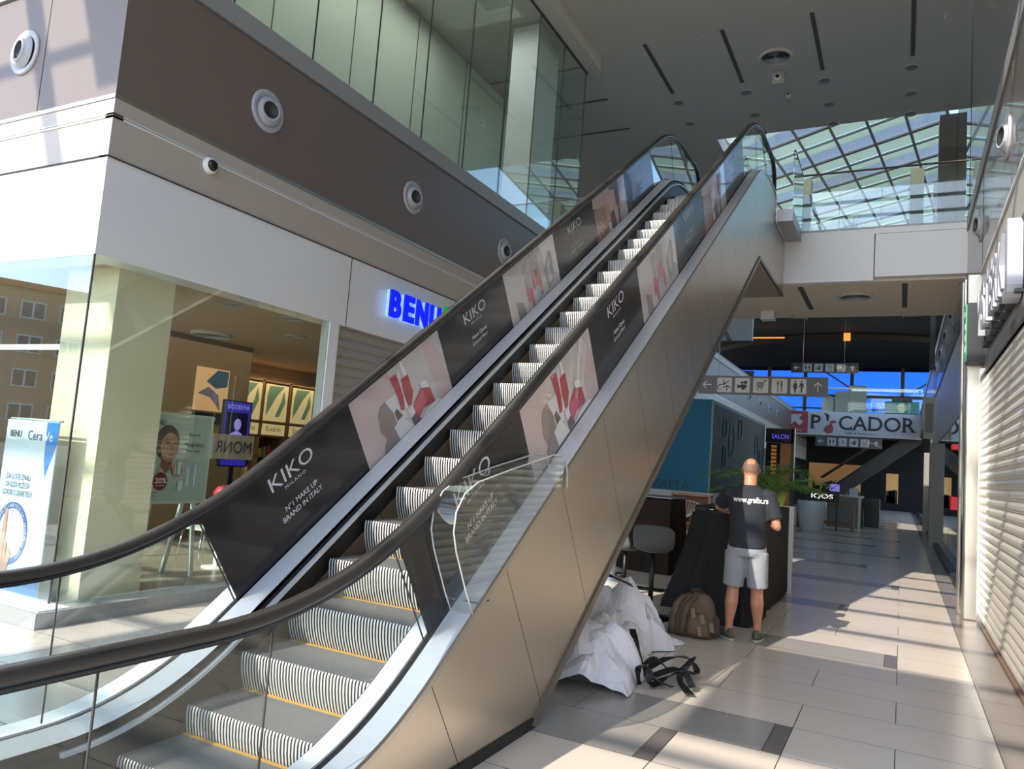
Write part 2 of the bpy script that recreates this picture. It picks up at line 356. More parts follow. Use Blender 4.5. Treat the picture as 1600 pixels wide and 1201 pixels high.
MB().box(-18, 3, 1.5, 12.0, 11.5, 11.7, plaster).box(WX - 7, 3, 11.5, 11.6, 10.9, 11.5, plaster).build('roof_slab', rf)
area('upper_fill_light', (-7.7, 9, 10.4), (1.6, 7), 70, (.95, 1, .93))  # unseen fill lamp added to brighten the upper interior
b = MB(); b.box(-14, -4.6, 19.6, 41, 10.55, 10.9, plaster); b.build('ceiling', kind='structure')
b = MB(); b.box(-14, -4.6, 26, 26.2, 6.2, 10.55, mat('back_wall_grey', '77787a', .6)); b.obox((-6.6, 25.95, 6.2), (.2, 0, 0), (0, .05, 0), (-2.2, 0, 4.3), mat('dark_strut', '3c3d40', .6)); b.obox((-5.4, 25.95, 6.2), (.12, 0, 0), (0, .05, 0), (-2.2, 0, 4.3), mat('dark_strut', '3c3d40', .6)); b.build('wall_back', kind='structure')
# added skewed grid over the bridge, in place of the atrium roof's reflection
G1 = Vector((-.85, .526, 0)); G2 = Vector((.114, .993, 0))
def transl(name, col):
    m = bpy.data.materials.new(name); m.use_nodes = True; n, l = m.node_tree.nodes, m.node_tree.links; n.remove(n['Principled BSDF'])
    a = n.new('ShaderNodeBsdfTranslucent'); c = n.new('ShaderNodeBsdfDiffuse'); x = n.new('ShaderNodeMixShader')
    for q in (a, c): q.inputs[0].default_value = (*hx(col), 1)
    l.new(a.outputs[0], x.inputs[1]); l.new(c.outputs[0], x.inputs[2]); x.inputs[0].default_value = .5; l.new(x.outputs[0], n['Material Output'].inputs[0]); return m
blind = transl('reflected_blind', 'd6e2d8'); r2 = root('ceiling.002', (-2, 28, 12.5), kind='structure')
b = MB(); bb = MB(); O = Vector((.75, 22.0, 12.5)); nrm = Vector((.993, -.114, 0))
def strip_(bld, t0, t1, z, m, L=16):
    a = O + G2 * t0; c = O + G2 * t1; bld.obox(a + Z_ * z, G1 * L, c - a, Z_ * .05, m)
for k in range(-1, 9):
    t = k * 2.35; strip_(b, t + .15, t + .95, 0, blind); strip_(b, t + 1.1, t + 1.65, 0, blind)
    strip_(bb, t, t + .12, -.06, bar); strip_(bb, t + .97, t + 1.07, -.06, mat('reflected_bar_pale', 'a3a99f', .5))
for k in range(0, 15):
    a = O + G1 * (k * 1.15) - G2 * 3; bb.obox(a - Z_ * .1, G2 * 24, G1 * .08, Z_ * .05, mat('reflected_bar_mid', '85898c', .5))
b.build('reflection_strip', r2); bb.build('roof_bar', r2)
tint = glass('sky_tone_glass', (.62, .58, .54)); m = MB()  # glass tint tones down the sky's blue between the strips
for k in range(-1, 9): strip_(m, k * 2.35 + 1.65, k * 2.35 + 2.5, .02, tint)
m.build('glass_pane', r2)
b = MB(); ol = mat('olive_column', '565a4b', .8)
pil = root('wall_back.001', (0, 24, 6), kind='structure')
b.box(-2.75, -2.4, 21.5, 21.8, 6, 9.95, ol); b.box(.02, .34, 21.5, 21.8, 6, 9.95, ol); b.build('olive_pillar', pil)
b = MB(); dk = mat('upper_dark', '4b4845', .7); b.box(.62, 1.35, 19.9, 20.6, 6.1, 10.6, dk); b.build('dark_pillar', pil)
b = MB(); b.box(.1, 1.3, 24, 24.1, 8.6, 8.75, dk); b.box(.1, 1.3, 24, 24.1, 6.9, 7.0, dk); b.box(.62, .75, 24, 24.1, 5, 10.4, dk); b.box(1.2, 1.35, 24, 24.1, 5, 11.4, dk); b.box(-5, .1, 24, 24.06, 7.55, 7.65, mat('pale_rail', '9aa7ad', .5)); b.build('window_mullion', pil)
# galleries over the corridor beyond the bridge
b = MB(); b.box(-9, WX, 17.4, 60, 6.17, 6.25, dark); b.build('floor_upper.001', kind='structure')
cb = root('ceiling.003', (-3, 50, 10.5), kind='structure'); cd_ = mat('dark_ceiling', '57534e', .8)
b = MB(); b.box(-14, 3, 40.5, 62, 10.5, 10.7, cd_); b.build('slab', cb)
b = MB(); P = [(-3.2 + 11 * math.cos(q), 62 + 14 * math.sin(q), 10.45) for q in [math.pi * (1 + i / 24) for i in range(25)]]
b.prism(P, (0, 0, -.35), mat('oval_bulkhead', '3a3634', .8)); b.build('oval_bulkhead', cb)
b = MB()
for x in (-12, -9.2, -6.6, -3.4, -.1, 3): b.box(x - .12, x + .12, 60, 60.2, 6, 12, dark)
b.box(-14, 4, 60, 60.2, 7.9, 8.1, dark); b.box(-14, 4, 60, 60.15, 7.0, 7.1, dark); b.obox((-5.5, 60, 9.9), (2.2, 0, -1.5), (0, .1, 0), (0, 0, .12), dark); b.obox((.6, 60, 8.4), (2.2, 0, 1.5), (0, .1, 0), (0, 0, .12), dark); b.build('window_mullion', cb)
MB().box(-14, 4, 60.1, 60.12, 6, 12, glass('sky_blue_tint_glass', (.12, .27, .58))).build('glass_pane', cb)  # the deep blue of the sky is put into the glass tint
b = MB(); b.box(-10, 4, 60.3, 60.6, 0, 6, mat('far_dark', '141416', .9)); b.build('wall_end', cb)
pb = root('trim_2', (-3, 51, 4.6), kind='structure')
MB().box(-6.7, 1.0, 51.1, 54, 4.6, 6.05, mat('bridge_grey', '8f9094', .6)).build('slab', pb)
MB().box(-6.7, 1.0, 51, 51.05, 6.1, 7.5, greeng).box(-6.7, 1.0, 50.98, 51.07, 7.5, 7.56, alu).build('glass_rail', pb)
pk = root('advertising_banner', (-2.8, 51, 4.55), 'long PICADOR banner hung across the far bridge', 'banner')
bn = mat('banner_grey', 'b9bfc8', .6); b = MB(); b.box(-6.7, .98, 50.9, 50.95, 4.55, 6.02, bn); b.build('banner_sheet', pk)
b = MB(); b.box(-6.7, -5.35, 50.88, 50.9, 4.62, 6.0, mat('banner_red', 'a04550', .6)); ar = mat('banner_arrow', 'c3c7cd', .6)
b.poly([(-6.35, 50.87, 5.8), (-6.35, 50.87, 5.15), (-6.12, 50.87, 5.36), (-5.85, 50.87, 5.1), (-5.62, 50.87, 5.32), (-5.88, 50.87, 5.58), (-5.68, 50.87, 5.8)], ar)
b.text('CAFFE', (-6.3, 50.87, 4.72), X_, Z_, .12, ar, width=.6); b.build('arrow_panel', pk)
ink = mat('banner_ink', '2c3038', .6); MB().text('P', (-5.15, 50.87, 4.95), X_, Z_, .85, ink, width=.55, bold=.012).build('letter', pk); MB().text('CADOR', (-3.55, 50.87, 4.95), X_, Z_, .85, ink, width=4.2, bold=.012).build('lettering', pk); MB().text('Caffe & Restaurant', (-3.2, 50.87, 4.68), X_, Z_, .14, ink, width=1.7).build('small_lettering', pk)
m = MB()
for x, z, w_ in ((-5.2, 4.95, .3), (-5.22, 5.78, .3), (-2.86, 4.95, .3), (-2.2, 4.95, .32), (-1.92, 4.95, .25), (-1.92, 5.78, .25), (-.1, 4.95, .3), (-.1, 5.78, .25), (.42, 4.95, .3)): m.box(x, x + w_, 50.86, 50.87, z, z + .04, ink)
m.build('letter_serif', pk)
b = MB(); dr = mat('banner_dancer_red', '9c4a50', .6); b.poly([(-4.3, 50.87, 5.1), (-4.45, 50.87, 4.85), (-4.2, 50.87, 4.65), (-3.9, 50.87, 4.7), (-3.85, 50.87, 5.0), (-3.95, 50.87, 5.3), (-3.65, 50.87, 5.35), (-3.8, 50.87, 5.5), (-4.05, 50.87, 5.45), (-4.1, 50.87, 5.2)], dr)
b.poly([(-4.15, 50.87, 5.45), (-4.1, 50.87, 5.8), (-4.25, 50.87, 5.9), (-4.45, 50.87, 5.95), (-4.3, 50.87, 5.75), (-4.25, 50.87, 5.45)], ink); b.build('red_figure', pk)
# ================================================================== escalator
TH = math.atan(.695); ct, st_ = math.cos(TH), math.sin(TH)
def zinc(Y, z0, Y0): return z0 + .7 * (Y - Y0)
def hand(): # handrail centre line (Y,z)
    p = []
    for i in range(13): q = math.pi * (.5 + i / 12); p.append((.35 + .36 * math.cos(q), .60 + .36 * math.sin(q)))
    p = p[::-1] + bez((1.95, .96), (2.715, .96), (3.48, 1.495), 14)
    p += [(Y, 1.495 + .7 * (Y - 3.48)) for Y in (5, 6.5, 8, 9.5, 11.0)] + bez((11.05, 6.794), (11.66, 7.221), (12.4, 7.221), 12)
    for i in range(13): q = math.pi * (.5 - i / 12); p.append((13.25 + .4 * math.cos(q), 6.82 + .4 * math.sin(q)))
    return p
def deckl():
    p = [(.75, 0), (.78, .15), (.86, .22), (.95, .25)] + bez((2.25, .25), (2.747, .25), (3.25, .602), 10)
    p += [(Y, .602 + .7 * (Y - 3.25)) for Y in (5, 7, 9, 11.0)] + bez((11.05, 6.062), (11.6, 6.447), (12.25, 6.447), 8) + [(12.75, 6.447), (12.9, 6.42), (12.98, 6.35), (13.0, 6.2)]
    return p
HL, DL = hand(), deckl()
def normals(L):
    out = []
    for i, (y, z) in enumerate(L):
        a = Vector((L[min(i + 1, len(L) - 1)][0] - L[max(i - 1, 0)][0], L[min(i + 1, len(L) - 1)][1] - L[max(i - 1, 0)][1])).normalized()
        out.append(Vector((0, -a.y, a.x)))
    return out
HN, DN = normals(HL), normals(DL)
def resamp(L, ys):
    L = sorted(L); out = []
    for y in ys:
        for a, c in zip(L, L[1:]):
            if a[0] <= y <= c[0] + 1e-9: t = (y - a[0]) / max(1e-9, c[0] - a[0]); out.append((y, a[1] + t * (c[1] - a[1]))); break
    return out
esc = root('escalator', (-2.825, 1.2, 0), 'long stainless steel escalator rising to the upper floor beside the pharmacy', 'escalator')
# balustrades
def balustrade(X, sx, side):
    # sx=+1: outer side is +X
    m = MB(); prof = [(-.036, -.02), (-.04, -.006), (-.036, .014), (-.02, .024), (.02, .024), (.036, .014), (.04, -.006), (.036, -.02), (.012, -.024), (-.012, -.024)]
    m.sweep([((X, y, z), X_, n) for (y, z), n in zip(HL, HN)], prof, rubber); m.build('handrail', esc)
    m = MB(); m.sweep([((X, y, z), X_, n) for (y, z), n in zip(HL, HN)], [(-.02, -.045), (-.02, -.024), (.02, -.024), (.02, -.045)], dark); m.build('handrail_guide', esc)
    # glass panels (cut between handrail and deck)
    top = [(y, z - .045) for (y, z) in HL if .35 <= y <= 13.25 and z > .9]
    cuts = [.35, 1.55, 2.27, 3.02] + [3.02 + 1.08 * i for i in range(1, 9)] + [12.75]
    lo = DL
    for i, (a, c) in enumerate(zip(cuts, cuts[1:])):
        n = 6; sa = .33 if a > 2.9 and a < 11.9 else 0; sc_ = .33 if c > 2.9 and c < 11.9 else 0
        ty = [a + .003 + (c - a - .006) * k / n for k in range(n + 1)]; by = [a + sa + .003 + (c + sc_ - a - sa - .006) * k / n for k in range(n + 1)]
        T = resamp(top, ty); B = [(y, z + .02) for y, z in resamp(lo, [min(max(y, .95), 12.7) for y in by])]
        if a < .5: T[0] = (.36, .92)
        g = MB()
        for dx in (-.006, .006): g.strip([(X + dx, y, z) for y, z in B], [(X + dx, y, z) for y, z in T], clear, smooth=False)
        g.build('glass_panel', esc)
        e = MB(); e.tube([(X, *B[0]), (X, *T[0])], .005, groove, 6); e.build('glass_seam', esc)
    g = MB()
    for a0, a1, cc in ((math.pi / 2, -math.pi / 2, (13.25, 6.82)),):
        P = [(cc[0] + .36 * math.cos(a0 + (a1 - a0) * k / 10), cc[1] + .36 * math.sin(a0 + (a1 - a0) * k / 10)) for k in range(11)] + [(12.76, 6.47), (12.76, 7.17)]
        g.prism([(X - .006, y, z) for y, z in P], X_ * .012, clear)
    g.build('newel_glass', esc); g = MB()
    P = [(.35 - .36 * math.cos(k / 10 * math.pi - math.pi / 2), .6 + .36 * math.sin(k / 10 * math.pi - math.pi / 2)) for k in range(11)] + [(.95, .92), (.95, .27)]
    g.prism([(X - .006, y, z) for y, z in P], X_ * .012, clear)
    g.build('newel_glass', esc)
    # decks
    def deck(x0, x1, dz0, dz1, nm, mm, th=.02):
        m = MB(); a, c = (x0 - X), (x1 - X)
        m.sweep([((X, y, z), X_, n) for (y, z), n in zip(DL, DN)], [(a, dz0), (c, dz1), (c, dz1 - th), (a, dz0 - th)], mm, smooth=False); m.build(nm, esc)
    deck(X + sx * .02, X + sx * .15, 0, 0, 'outer_deck', alu); deck(X - sx * .022, X - sx * .15, 0, -.03, 'inner_deck', alu)
    deck(X - .022, X + .022, -.012, -.012, 'glass_clamp', black)
    # skirt with brush strip
    xi = X - sx * .15; m = MB(); bot = [(y, z - .30) for y, z in DL]
    bot = [(y, max(z, -.04)) if y < 3 else (y, z) for y, z in bot]
    m.strip([(xi, y, z) for y, z in bot], [(xi, y, z - .03) for y, z in DL], mat('black_skirt', '0b0b0c', .4, 0, spec=.3), smooth=False); m.build('skirt_panel', esc)
    m = MB(); BL = [(y + .03, z - .085) for y, z in DL if 1.0 < y < 12.6]; BN = normals(BL)
    m.sweep([((xi - sx * .012, y, z), X_, n) for (y, z), n in zip(BL, BN)], [(-.012, -.012), (-.012, .01), (.012, .01), (.012, -.012)], alu, smooth=False); m.build('brush_strip', esc)
balustrade(-2.15, 1, 'r'); balustrade(-3.5, -1, 'l')
# truss cladding
clad = mat('cladding_steel', 'cfc6ba', .33, 1, bump=(1.1, .2, (1, 1.0, 1.8)))
n, l = clad.node_tree.nodes, clad.node_tree.links; bs = n['Principled BSDF']; tc = n.new('ShaderNodeTexCoord'); sp = n.new('ShaderNodeSeparateXYZ'); l.new(tc.outputs['Object'], sp.inputs[0])
def mth(op, a, b=None):
    q = n.new('ShaderNodeMath'); q.operation = op
    for i, v in enumerate((a, b)):
        if v is None: continue
        if isinstance(v, (int, float)): q.inputs[i].default_value = v
        else: l.new(v, q.inputs[i])
    return q.outputs[0]
u_ = mth('ADD', mth('MULTIPLY', sp.outputs[1], ct), mth('MULTIPLY', sp.outputs[2], st_))
f_ = mth('FRACT', mth('DIVIDE', mth('ADD', u_, .62), .86)); g_ = mth('LESS_THAN', f_, .007)
mxc = n.new('ShaderNodeMix'); mxc.data_type = 'RGBA'; l.new(g_, mxc.inputs[0]); mxc.inputs[6].default_value = (*hx('cfc6ba'), 1); mxc.inputs[7].default_value = (*hx('3b3733'), 1); l.new(mxc.outputs[2], bs.inputs['Base Color'])
topl = [(y, z - .02) for y, z in DL if y < 12.99]
for X, nm in ((-2.0, 'outer'), (-3.65, 'far')):
    m = MB(); P = topl + [(13.0, 5.98), (14.14, 5.98), (14.14, 4.93), (11.63, 4.93), (4.46, .0)]
    m.prism([(X, y, z) for y, z in P], (-.015 if X > -3 else .015, 0, 0), clad)
    m.build('side_cladding', esc)
    m = MB(); s_ = 1 if X > -3 else -1
    m.sweep([((X + s_ * .001, y, z), X_, nn) for (y, z), nn in zip(DL, DN)], [(0, 0), (.012 * s_, -.008), (.012 * s_, -.04), (0, -.045)], steel, smooth=False); m.build('edge_trim', esc)
m = MB(); m.box(-3.645, -2.005, .8, 4.44, .0, .03, black); m.obox((-3.645, 4.46, .0), (1.64, 0, 0), (0, 7.17, 4.93), (0, -.02, .03), mat('underside_panel', '9c948a', .5, .3)); m.box(-3.645, -2.005, 11.63, 14.14, 4.93, 4.96, mat('underside_panel', '9c948a', .5)); m.build('underside', esc)
m = MB(); m.prism([(-1.998, .8, 0), (-1.998, 4.47, 0), (-1.998, 4.56, .06), (-1.998, .8, .06)], (.012, 0, 0), black); m.build('plinth', esc)
m = MB(); Q = [(4.46, 0), (11.63, 4.93), (14.14, 4.93), (14.14, 4.98), (11.6, 4.98), (4.40, .03)]
m.prism([(-2.003, y, z) for y, z in Q], (.02, 0, 0), mat('bottom_edge_trim', '8d867d', .35, .8)); m.build('bottom_trim', esc)
# steps
sm = mat('step_aluminium', 'cfcfcc', .5, .45); st2 = mat('step_groove', '3a3b3d', .5, .5); yel = mat('step_yellow', 'b98a30', .6); trm = mat('step_tread', '9a9b9b', .5, .3)
def step_mesh(rise, par, loc):
    r_ = root('step', (-2.825, loc[0], loc[1])); r_.parent = esc; r_.location = Vector((-2.825, loc[0], loc[1])) - OFF[esc.as_pointer()]
    o = Vector((-2.825, loc[0], loc[1])); m = MB(); W = .5; N = 46; pitch = 2 * W / N
    prof = [(0, 0), (-.006, -.012), (-.008, -.03)] + [(-.008 + .06 * (t ** 2), -.03 - (rise - .03) * t) for t in (.25, .5, .75, 1)]
    for i in range(N):
        x0 = -W + i * pitch
        for (y0, z0), (y1, z1) in zip(prof, prof[1:]):
            a, c, d, e = x0, x0 + pitch * .5, x0 + pitch * .5, x0 + pitch
            m.add([o + Vector(v) for v in ((a, y0, z0), (c, y0, z0), (c, y1, z1), (a, y1, z1))], [(0, 1, 2, 3)], sm, True)
            m.add([o + Vector(v) for v in ((d, y0 + .012, z0), (e, y0 + .012, z0), (e, y1 + .012, z1), (d, y1 + .012, z1), (c, y0, z0), (c, y1, z1), (e, y0, z0), (e, y1, z1))], [(0, 1, 2, 3), (4, 0, 3, 5), (1, 6, 7, 2)], st2)
    m.build('riser', r_)
    m = MB(); N2 = 92; p2 = 2 * W / N2
    for i in range(N2):
        x0 = -W + i * p2; m.add([o + Vector(v) for v in ((x0, 0, 0), (x0 + p2 * .5, 0, 0), (x0 + p2 * .5, .385, 0), (x0, .385, 0))], [(0, 1, 2, 3)], trm)
        m.add([o + Vector(v) for v in ((x0 + p2 * .5, .003, -.006), (x0 + p2, .003, -.006), (x0 + p2, .385, -.006), (x0 + p2 * .5, .385, -.006))], [(0, 1, 2, 3)], st2)
    m.build('tread', r_)
    m = MB(); m.box(o.x - W, o.x + W, o.y + .36, o.y + .385, o.z + .0005, o.z + .003, yel); m.build('yellow_edge', r_)
    return r_
nos = [(1.07, -.0), (1.41, -.0), (1.75, 0), (2.16, .01), (2.57, .08), (2.95, .225), (3.296, .436)] + [(3.635 + .3392 * k, .67 + .2356 * k) for k in range(22)] + [(11.1, 5.83), (11.479, 6.01), (11.87, 6.10), (12.27, 6.14), (12.65, 6.15)]
base = step_mesh(.235, esc, (3.635 + .3392, .67 + .2356))
for k, p in enumerate(nos):
    if abs(p[0] - 3.9742) < 1e-4: continue
    c_ = base.copy(); COL.objects.link(c_); c_.location = Vector((-2.825, p[0], p[1])) - OFF[esc.as_pointer()]
    for ch in [x for x in bpy.data.objects if x.parent == base]:
        d = ch.copy(); COL.objects.link(d); d.parent = c_
for y0, y1, z in ((.2, 1.05, .004), (12.95, 14.1, 6.16)):
    MB().box(-3.34, -2.31, y0, y1, z - .03, z, trm).build('comb_plate', esc)
# ------------------------------------------------------------------ advert film on both balustrades
prb = mat('film_black', '262426', .2, coat=.15, spec=.35); prp = mat('film_pink', 'c3afaf', .2, coat=.5); prw = mat('film_offwhite', 'c4bdbd', .2, coat=.5); pgr = mat('film_grey_brown', '8a7a75', .2, coat=.5)
pin = mat('film_letters', 'cfcfd6', .3); pre = mat('film_red', 'a8283a', .2, coat=.5); pre2 = mat('film_red_light', 'c25060', .2, coat=.5); pst = mat('film_stone', 'd9d6da', .25); pcap = mat('film_cap', 'e4e0e2', .25); ppk = mat('film_rose', 'c86e7e', .2); pbr = mat('film_brown', '5d4038', .25, coat=.4); ppe = mat('film_peach', 'c98f74', .25, coat=.4); plt = mat('film_beige_pink', 'c9b0a6', .25, coat=.4); psh = mat('film_shade', '6b5d5c', .25)
def film_set(X, dv, nm, lab):
    O = Vector((X, 3.03, 1.18 + dv))
    U_, V_ = Vector((0, ct, st_)), Vector((0, -st_, ct))
    P = lambda u, v, k=1: O + U_ * u + V_ * v + X_ * (.0006 * k)
    ub = [0, 1.395, 2.668, 3.955, 5.245, 6.55, 7.84, 9.19]
    kinds = 'KPKTKBK'
    tv, bv = .0, -.612
    for i, kd in enumerate(kinds):
        u0, u1 = ub[i], ub[i + 1]; q = {'K': prb, 'P': prp, 'T': prw, 'B': plt}[kd]
        pts = [(u0, tv), (u1, tv), (u1, bv), (u0, bv)]
        if i == 0:
            pts = [(0.0, -.0), (.3, -.005), (u1, tv), (u1, bv), (.38, bv), (.0, bv - .0)]
        m = MB(); m.prism([P(u, v, 0) for u, v in pts], X_ * .002, q)
        f = lambda pl, c, k=1: m.poly([P(u, v, k + 4) for u, v in pl], c)
        if kd == 'K':
            z = u0 if i else 0; s = .515 if i == 0 else {2: .435, 4: .43, 6: .40}[i]
            m.text('KIKO', P(z + s, -.19, 5), U_, V_, .098, pin, width=.42, bold=.0)
            m.text('MILANO', P(z + s + .11, -.235, 5), U_, V_, .022, pin, width=.2, space=1.4)
            l1, l2 = (('N°1 MAKE UP', 'BRAND IN ITALY') if i in (0, 4) else ('Now Open', 'Ground Floor'))
            m.text(l1, P(z + s + (.05 if i in (0, 4) else .07), -.368, 5), U_, V_, .036, pin, width=.32 if i in (0, 4) else .28, bold=.02 if i not in (0, 4) else .01)
            m.text(l2, P(z + s + (.0 if i in (0, 4) else .05), -.425, 5), U_, V_, .036, pin, width=.4 if i in (0, 4) else .3, bold=.01)
            for dv_ in (0, -.012): f([(z + s + .05, -.548 + dv_), (z + s + .37, -.548 + dv_), (z + s + .37, -.551 + dv_), (z + s + .05, -.551 + dv_)], psh)
        if kd == 'P':
            f([(1.9, 0), (2.668, 0), (2.668, -.45), (2.3, -.612), (1.9, -.612)], prw, 1)
            f([(2.4, 0), (2.5, 0), (2.668, -.3), (2.668, -.612), (2.45, -.612)], prp, 2)
            f([(1.66, -.30), (1.72, -.25), (1.80, -.235), (1.93, -.25), (1.99, -.42), (1.98, -.48), (1.70, -.50), (1.64, -.40)], pst, 2)
            f([(1.655, -.29), (1.70, -.245), (1.77, -.235), (1.83, -.36), (1.84, -.47), (1.70, -.56), (1.63, -.42)], pgr, 3)
            f([(1.64, -.55), (1.72, -.49), (1.84, -.46), (1.94, -.48), (2.04, -.60), (1.61, -.606)], pst, 4)
            f([(1.60, -.606), (1.63, -.54), (1.70, -.49), (1.79, -.47), (1.82, -.606)], pgr, 5)
            f([(1.84, -.37), (1.88, -.35), (1.93, -.44), (1.85, -.45)], psh, 5)
            f([(1.90, -.10), (1.985, -.108), (2.0, -.30), (1.97, -.41), (1.925, -.40), (1.93, -.28)], pre, 6); f([(1.90, -.10), (1.985, -.108), (1.985, -.125), (1.902, -.118)], pre2, 7)
            f([(2.01, -.1), (2.03, -.09), (2.02, -.42), (1.99, -.42)], pcap, 6); f([(2.06, -.03), (2.085, -.03), (2.115, -.18), (2.075, -.18)], pcap, 6)
            f([(2.02, -.175), (2.125, -.178), (2.13, -.34), (2.07, -.42), (2.02, -.41), (2.01, -.3)], pre, 7)
            f([(2.0, -.43), (2.10, -.42), (2.12, -.5), (2.02, -.52)], pst, 7)
            f([(2.08, -.44), (2.25, -.36), (2.36, -.42), (2.38, -.56), (2.2, -.53), (2.10, -.575)], pre, 8); f([(2.09, -.44), (2.25, -.375), (2.27, -.50), (2.10, -.555)], pre2, 9)
            f([(2.235, -.31), (2.335, -.33), (2.35, -.41), (2.25, -.37)], pcap, 9)
            f([(2.02, -.50), (2.1, -.5), (2.14, -.60), (2.03, -.606)], psh, 6); f([(2.1, -.606), (2.26, -.56), (2.42, -.555), (2.5, -.606)], pst, 9)
        if kd == 'T':
            f([(4.85, 0), (5.245, 0), (5.245, -.5), (4.9, -.3)], pcap, 1)
            for (a, c, e, g) in ((4.40, -.11, 4.395, -.52), (4.48, -.11, 4.47, -.60), (4.58, -.05, 4.555, -.44), (4.66, -.03, 4.64, -.42), (4.73, -.11, 4.72, -.55)):
                mid = c + (g - c) * .55; xm = a + (e - a) * .55
                f([(a - .012, c), (a + .03, c), (xm + .045, mid), (xm - .012, mid)], mat('film_clear_tube', 'a9a2a0', .2), 2); f([(a - .002, c - .02), (a + .018, c - .02), (xm + .028, mid), (xm + .004, mid)], prw, 3)
                f([(xm - .012, mid), (xm + .05, mid), (e + .05, g + .02), (e + .02, g), (e - .008, g + .02)], pre2 if a != 4.48 else ppk, 3)
            f([(4.62, -.43), (4.72, -.38), (4.78, -.57), (4.6, -.606)], mat('film_pale_blue', 'aeb7c6', .25), 1)
            f([(4.86, -.34), (5.05, -.16), (5.12, -.2), (5.1, -.5), (4.92, -.56)], mat('film_crystal', 'a5a0a4', .2), 2); f([(4.95, -.3), (5.04, -.2), (5.04, -.48), (4.97, -.5)], prw, 3)
            f([(4.11, -.39), (4.26, -.45), (4.30, -.606), (4.12, -.606)], pgr, 2)
        if kd == 'B':
            f([(6.55, -.15), (6.95, -.22), (7.2, -.606), (6.55, -.606)], pbr, 1)
            for k in range(11): a = .03 + k * .055; f([(6.56 + k * .045, -.17 - .0 * k - .005), (6.585 + k * .045, -.17), (6.62 + k * .052, -.6), (6.60 + k * .052, -.6)], plt if k % 2 else ppe, 2)
            f([(6.95, -.02), (7.3, -.0), (7.36, -.3), (7.25, -.45), (7.02, -.3)], plt, 3); f([(6.97, -.21), (7.1, -.2), (7.13, -.42), (7.0, -.45)], ppe, 4); f([(7.2, -.07), (7.36, -.1), (7.37, -.33), (7.22, -.35)], mat('film_blush', 'cf9d90', .2), 5)
            f([(7.2, -.03), (7.40, -.04), (7.42, -.12), (7.2, -.08)], pbr, 6); f([(7.42, -.01), (7.48, -.01), (7.46, -.34), (7.40, -.34)], pbr, 6)
            f([(7.14, -.36), (7.3, -.36), (7.32, -.606), (7.1, -.606)], mat('film_dark_grey', '4d4548', .2), 4); f([(7.0, -.47), (7.1, -.45), (7.14, -.58), (7.04, -.6)], pst, 5)
            f([(7.5, 0), (7.56, 0), (7.5, -.606), (7.42, -.606)], pbr, 3); f([(7.6, 0), (7.835, 0), (7.835, -.606), (7.52, -.606)], prw, 2)
        m.build('advert_film', esc)
film_set(-3.491, 0, 'l', ''); film_set(-2.141, .035, 'r', '')
# clear acrylic guard on the outer deck
gd = root('acrylic_guard', (-2.06, 3.6, .75), 'clear bent acrylic guard fixed on the near deck of the escalator', 'guard')
ac = glass('acrylic', (.93, .95, .95), boost=1.3); edge = mat('acrylic_edge', 'dfe3e3', .15, trans=.5)
G = [(3.55, .82), (3.47, .93), (3.33, 1.16), (3.29, 1.26), (3.30, 1.36), (3.37, 1.45), (3.50, 1.51), (3.9, 1.59), (4.45, 1.69), (4.58, 1.70), (4.66, 1.66), (4.69, 1.58), (4.70, 1.48)]
for X, nm in ((-1.985, 'front_sheet'), (-2.12, 'rear_sheet')):
    MB().poly([(X, y, z) for y, z in G] + [(X, 4.7, .602 + .7 * 1.45 + .01), (X, 3.62, .602 + .7 * .37 + .015)], ac).build(nm, gd)
    MB().tube([(X, y, z) for y, z in G], .0045, edge, 6).build('polished_edge', gd)
MB().strip([(-1.985, y, z) for y, z in G], [(-2.12, y, z) for y, z in G], ac).build('bent_rim', gd)
MB().box(-2.1, -2.0, 3.62, 3.75, .86, .87, chrome).build('fixing_plate', gd)
# glass rail of the balcony
rl = root('balcony_railing', (-.4, 14.2, 6.1), 'frameless glass railing with slim handrail along the white bridge edge', 'railing')
xs = [-1.72, -1.1, -.42, -.0, .86]
for a, c2 in zip(xs, xs[1:]): MB().box(a + .005, c2 - .005, 14.2, 14.215, 6.1, 7.16, greeng).build('glass_pane', rl)
MB().box(-1.735, -1.72, 12.95, 14.2, 6.16, 7.16, greeng).build('glass_pane', rl)
MB().tube([(-1.728, 13.0, 7.18), (-1.728, 14.2, 7.19), (.88, 14.2, 7.19)], .02, mat('copper_rail', 'b58a78', .2, 1), 8).build('handrail', rl)
MB().ell((-1.728, 13.0, 7.14), (.03, .03, .03), chrome, 10, 6).build('glass_clamp', rl)
r3 = root('balcony_railing', (-5, 14.2, 6.1), 'glass railing of the upper floor behind the far side of the escalator head', 'railing')
for a, c2 in ((-6.3, -5.4), (-5.39, -4.5), (-4.49, -3.7)): MB().box(a, c2, 14.2, 14.215, 6.1, 7.16, greeng).build('glass_pane', r3)
MB().tube([(-6.3, 14.21, 7.18), (-3.7, 14.21, 7.18)], .018, alu, 8).build('handrail', r3)
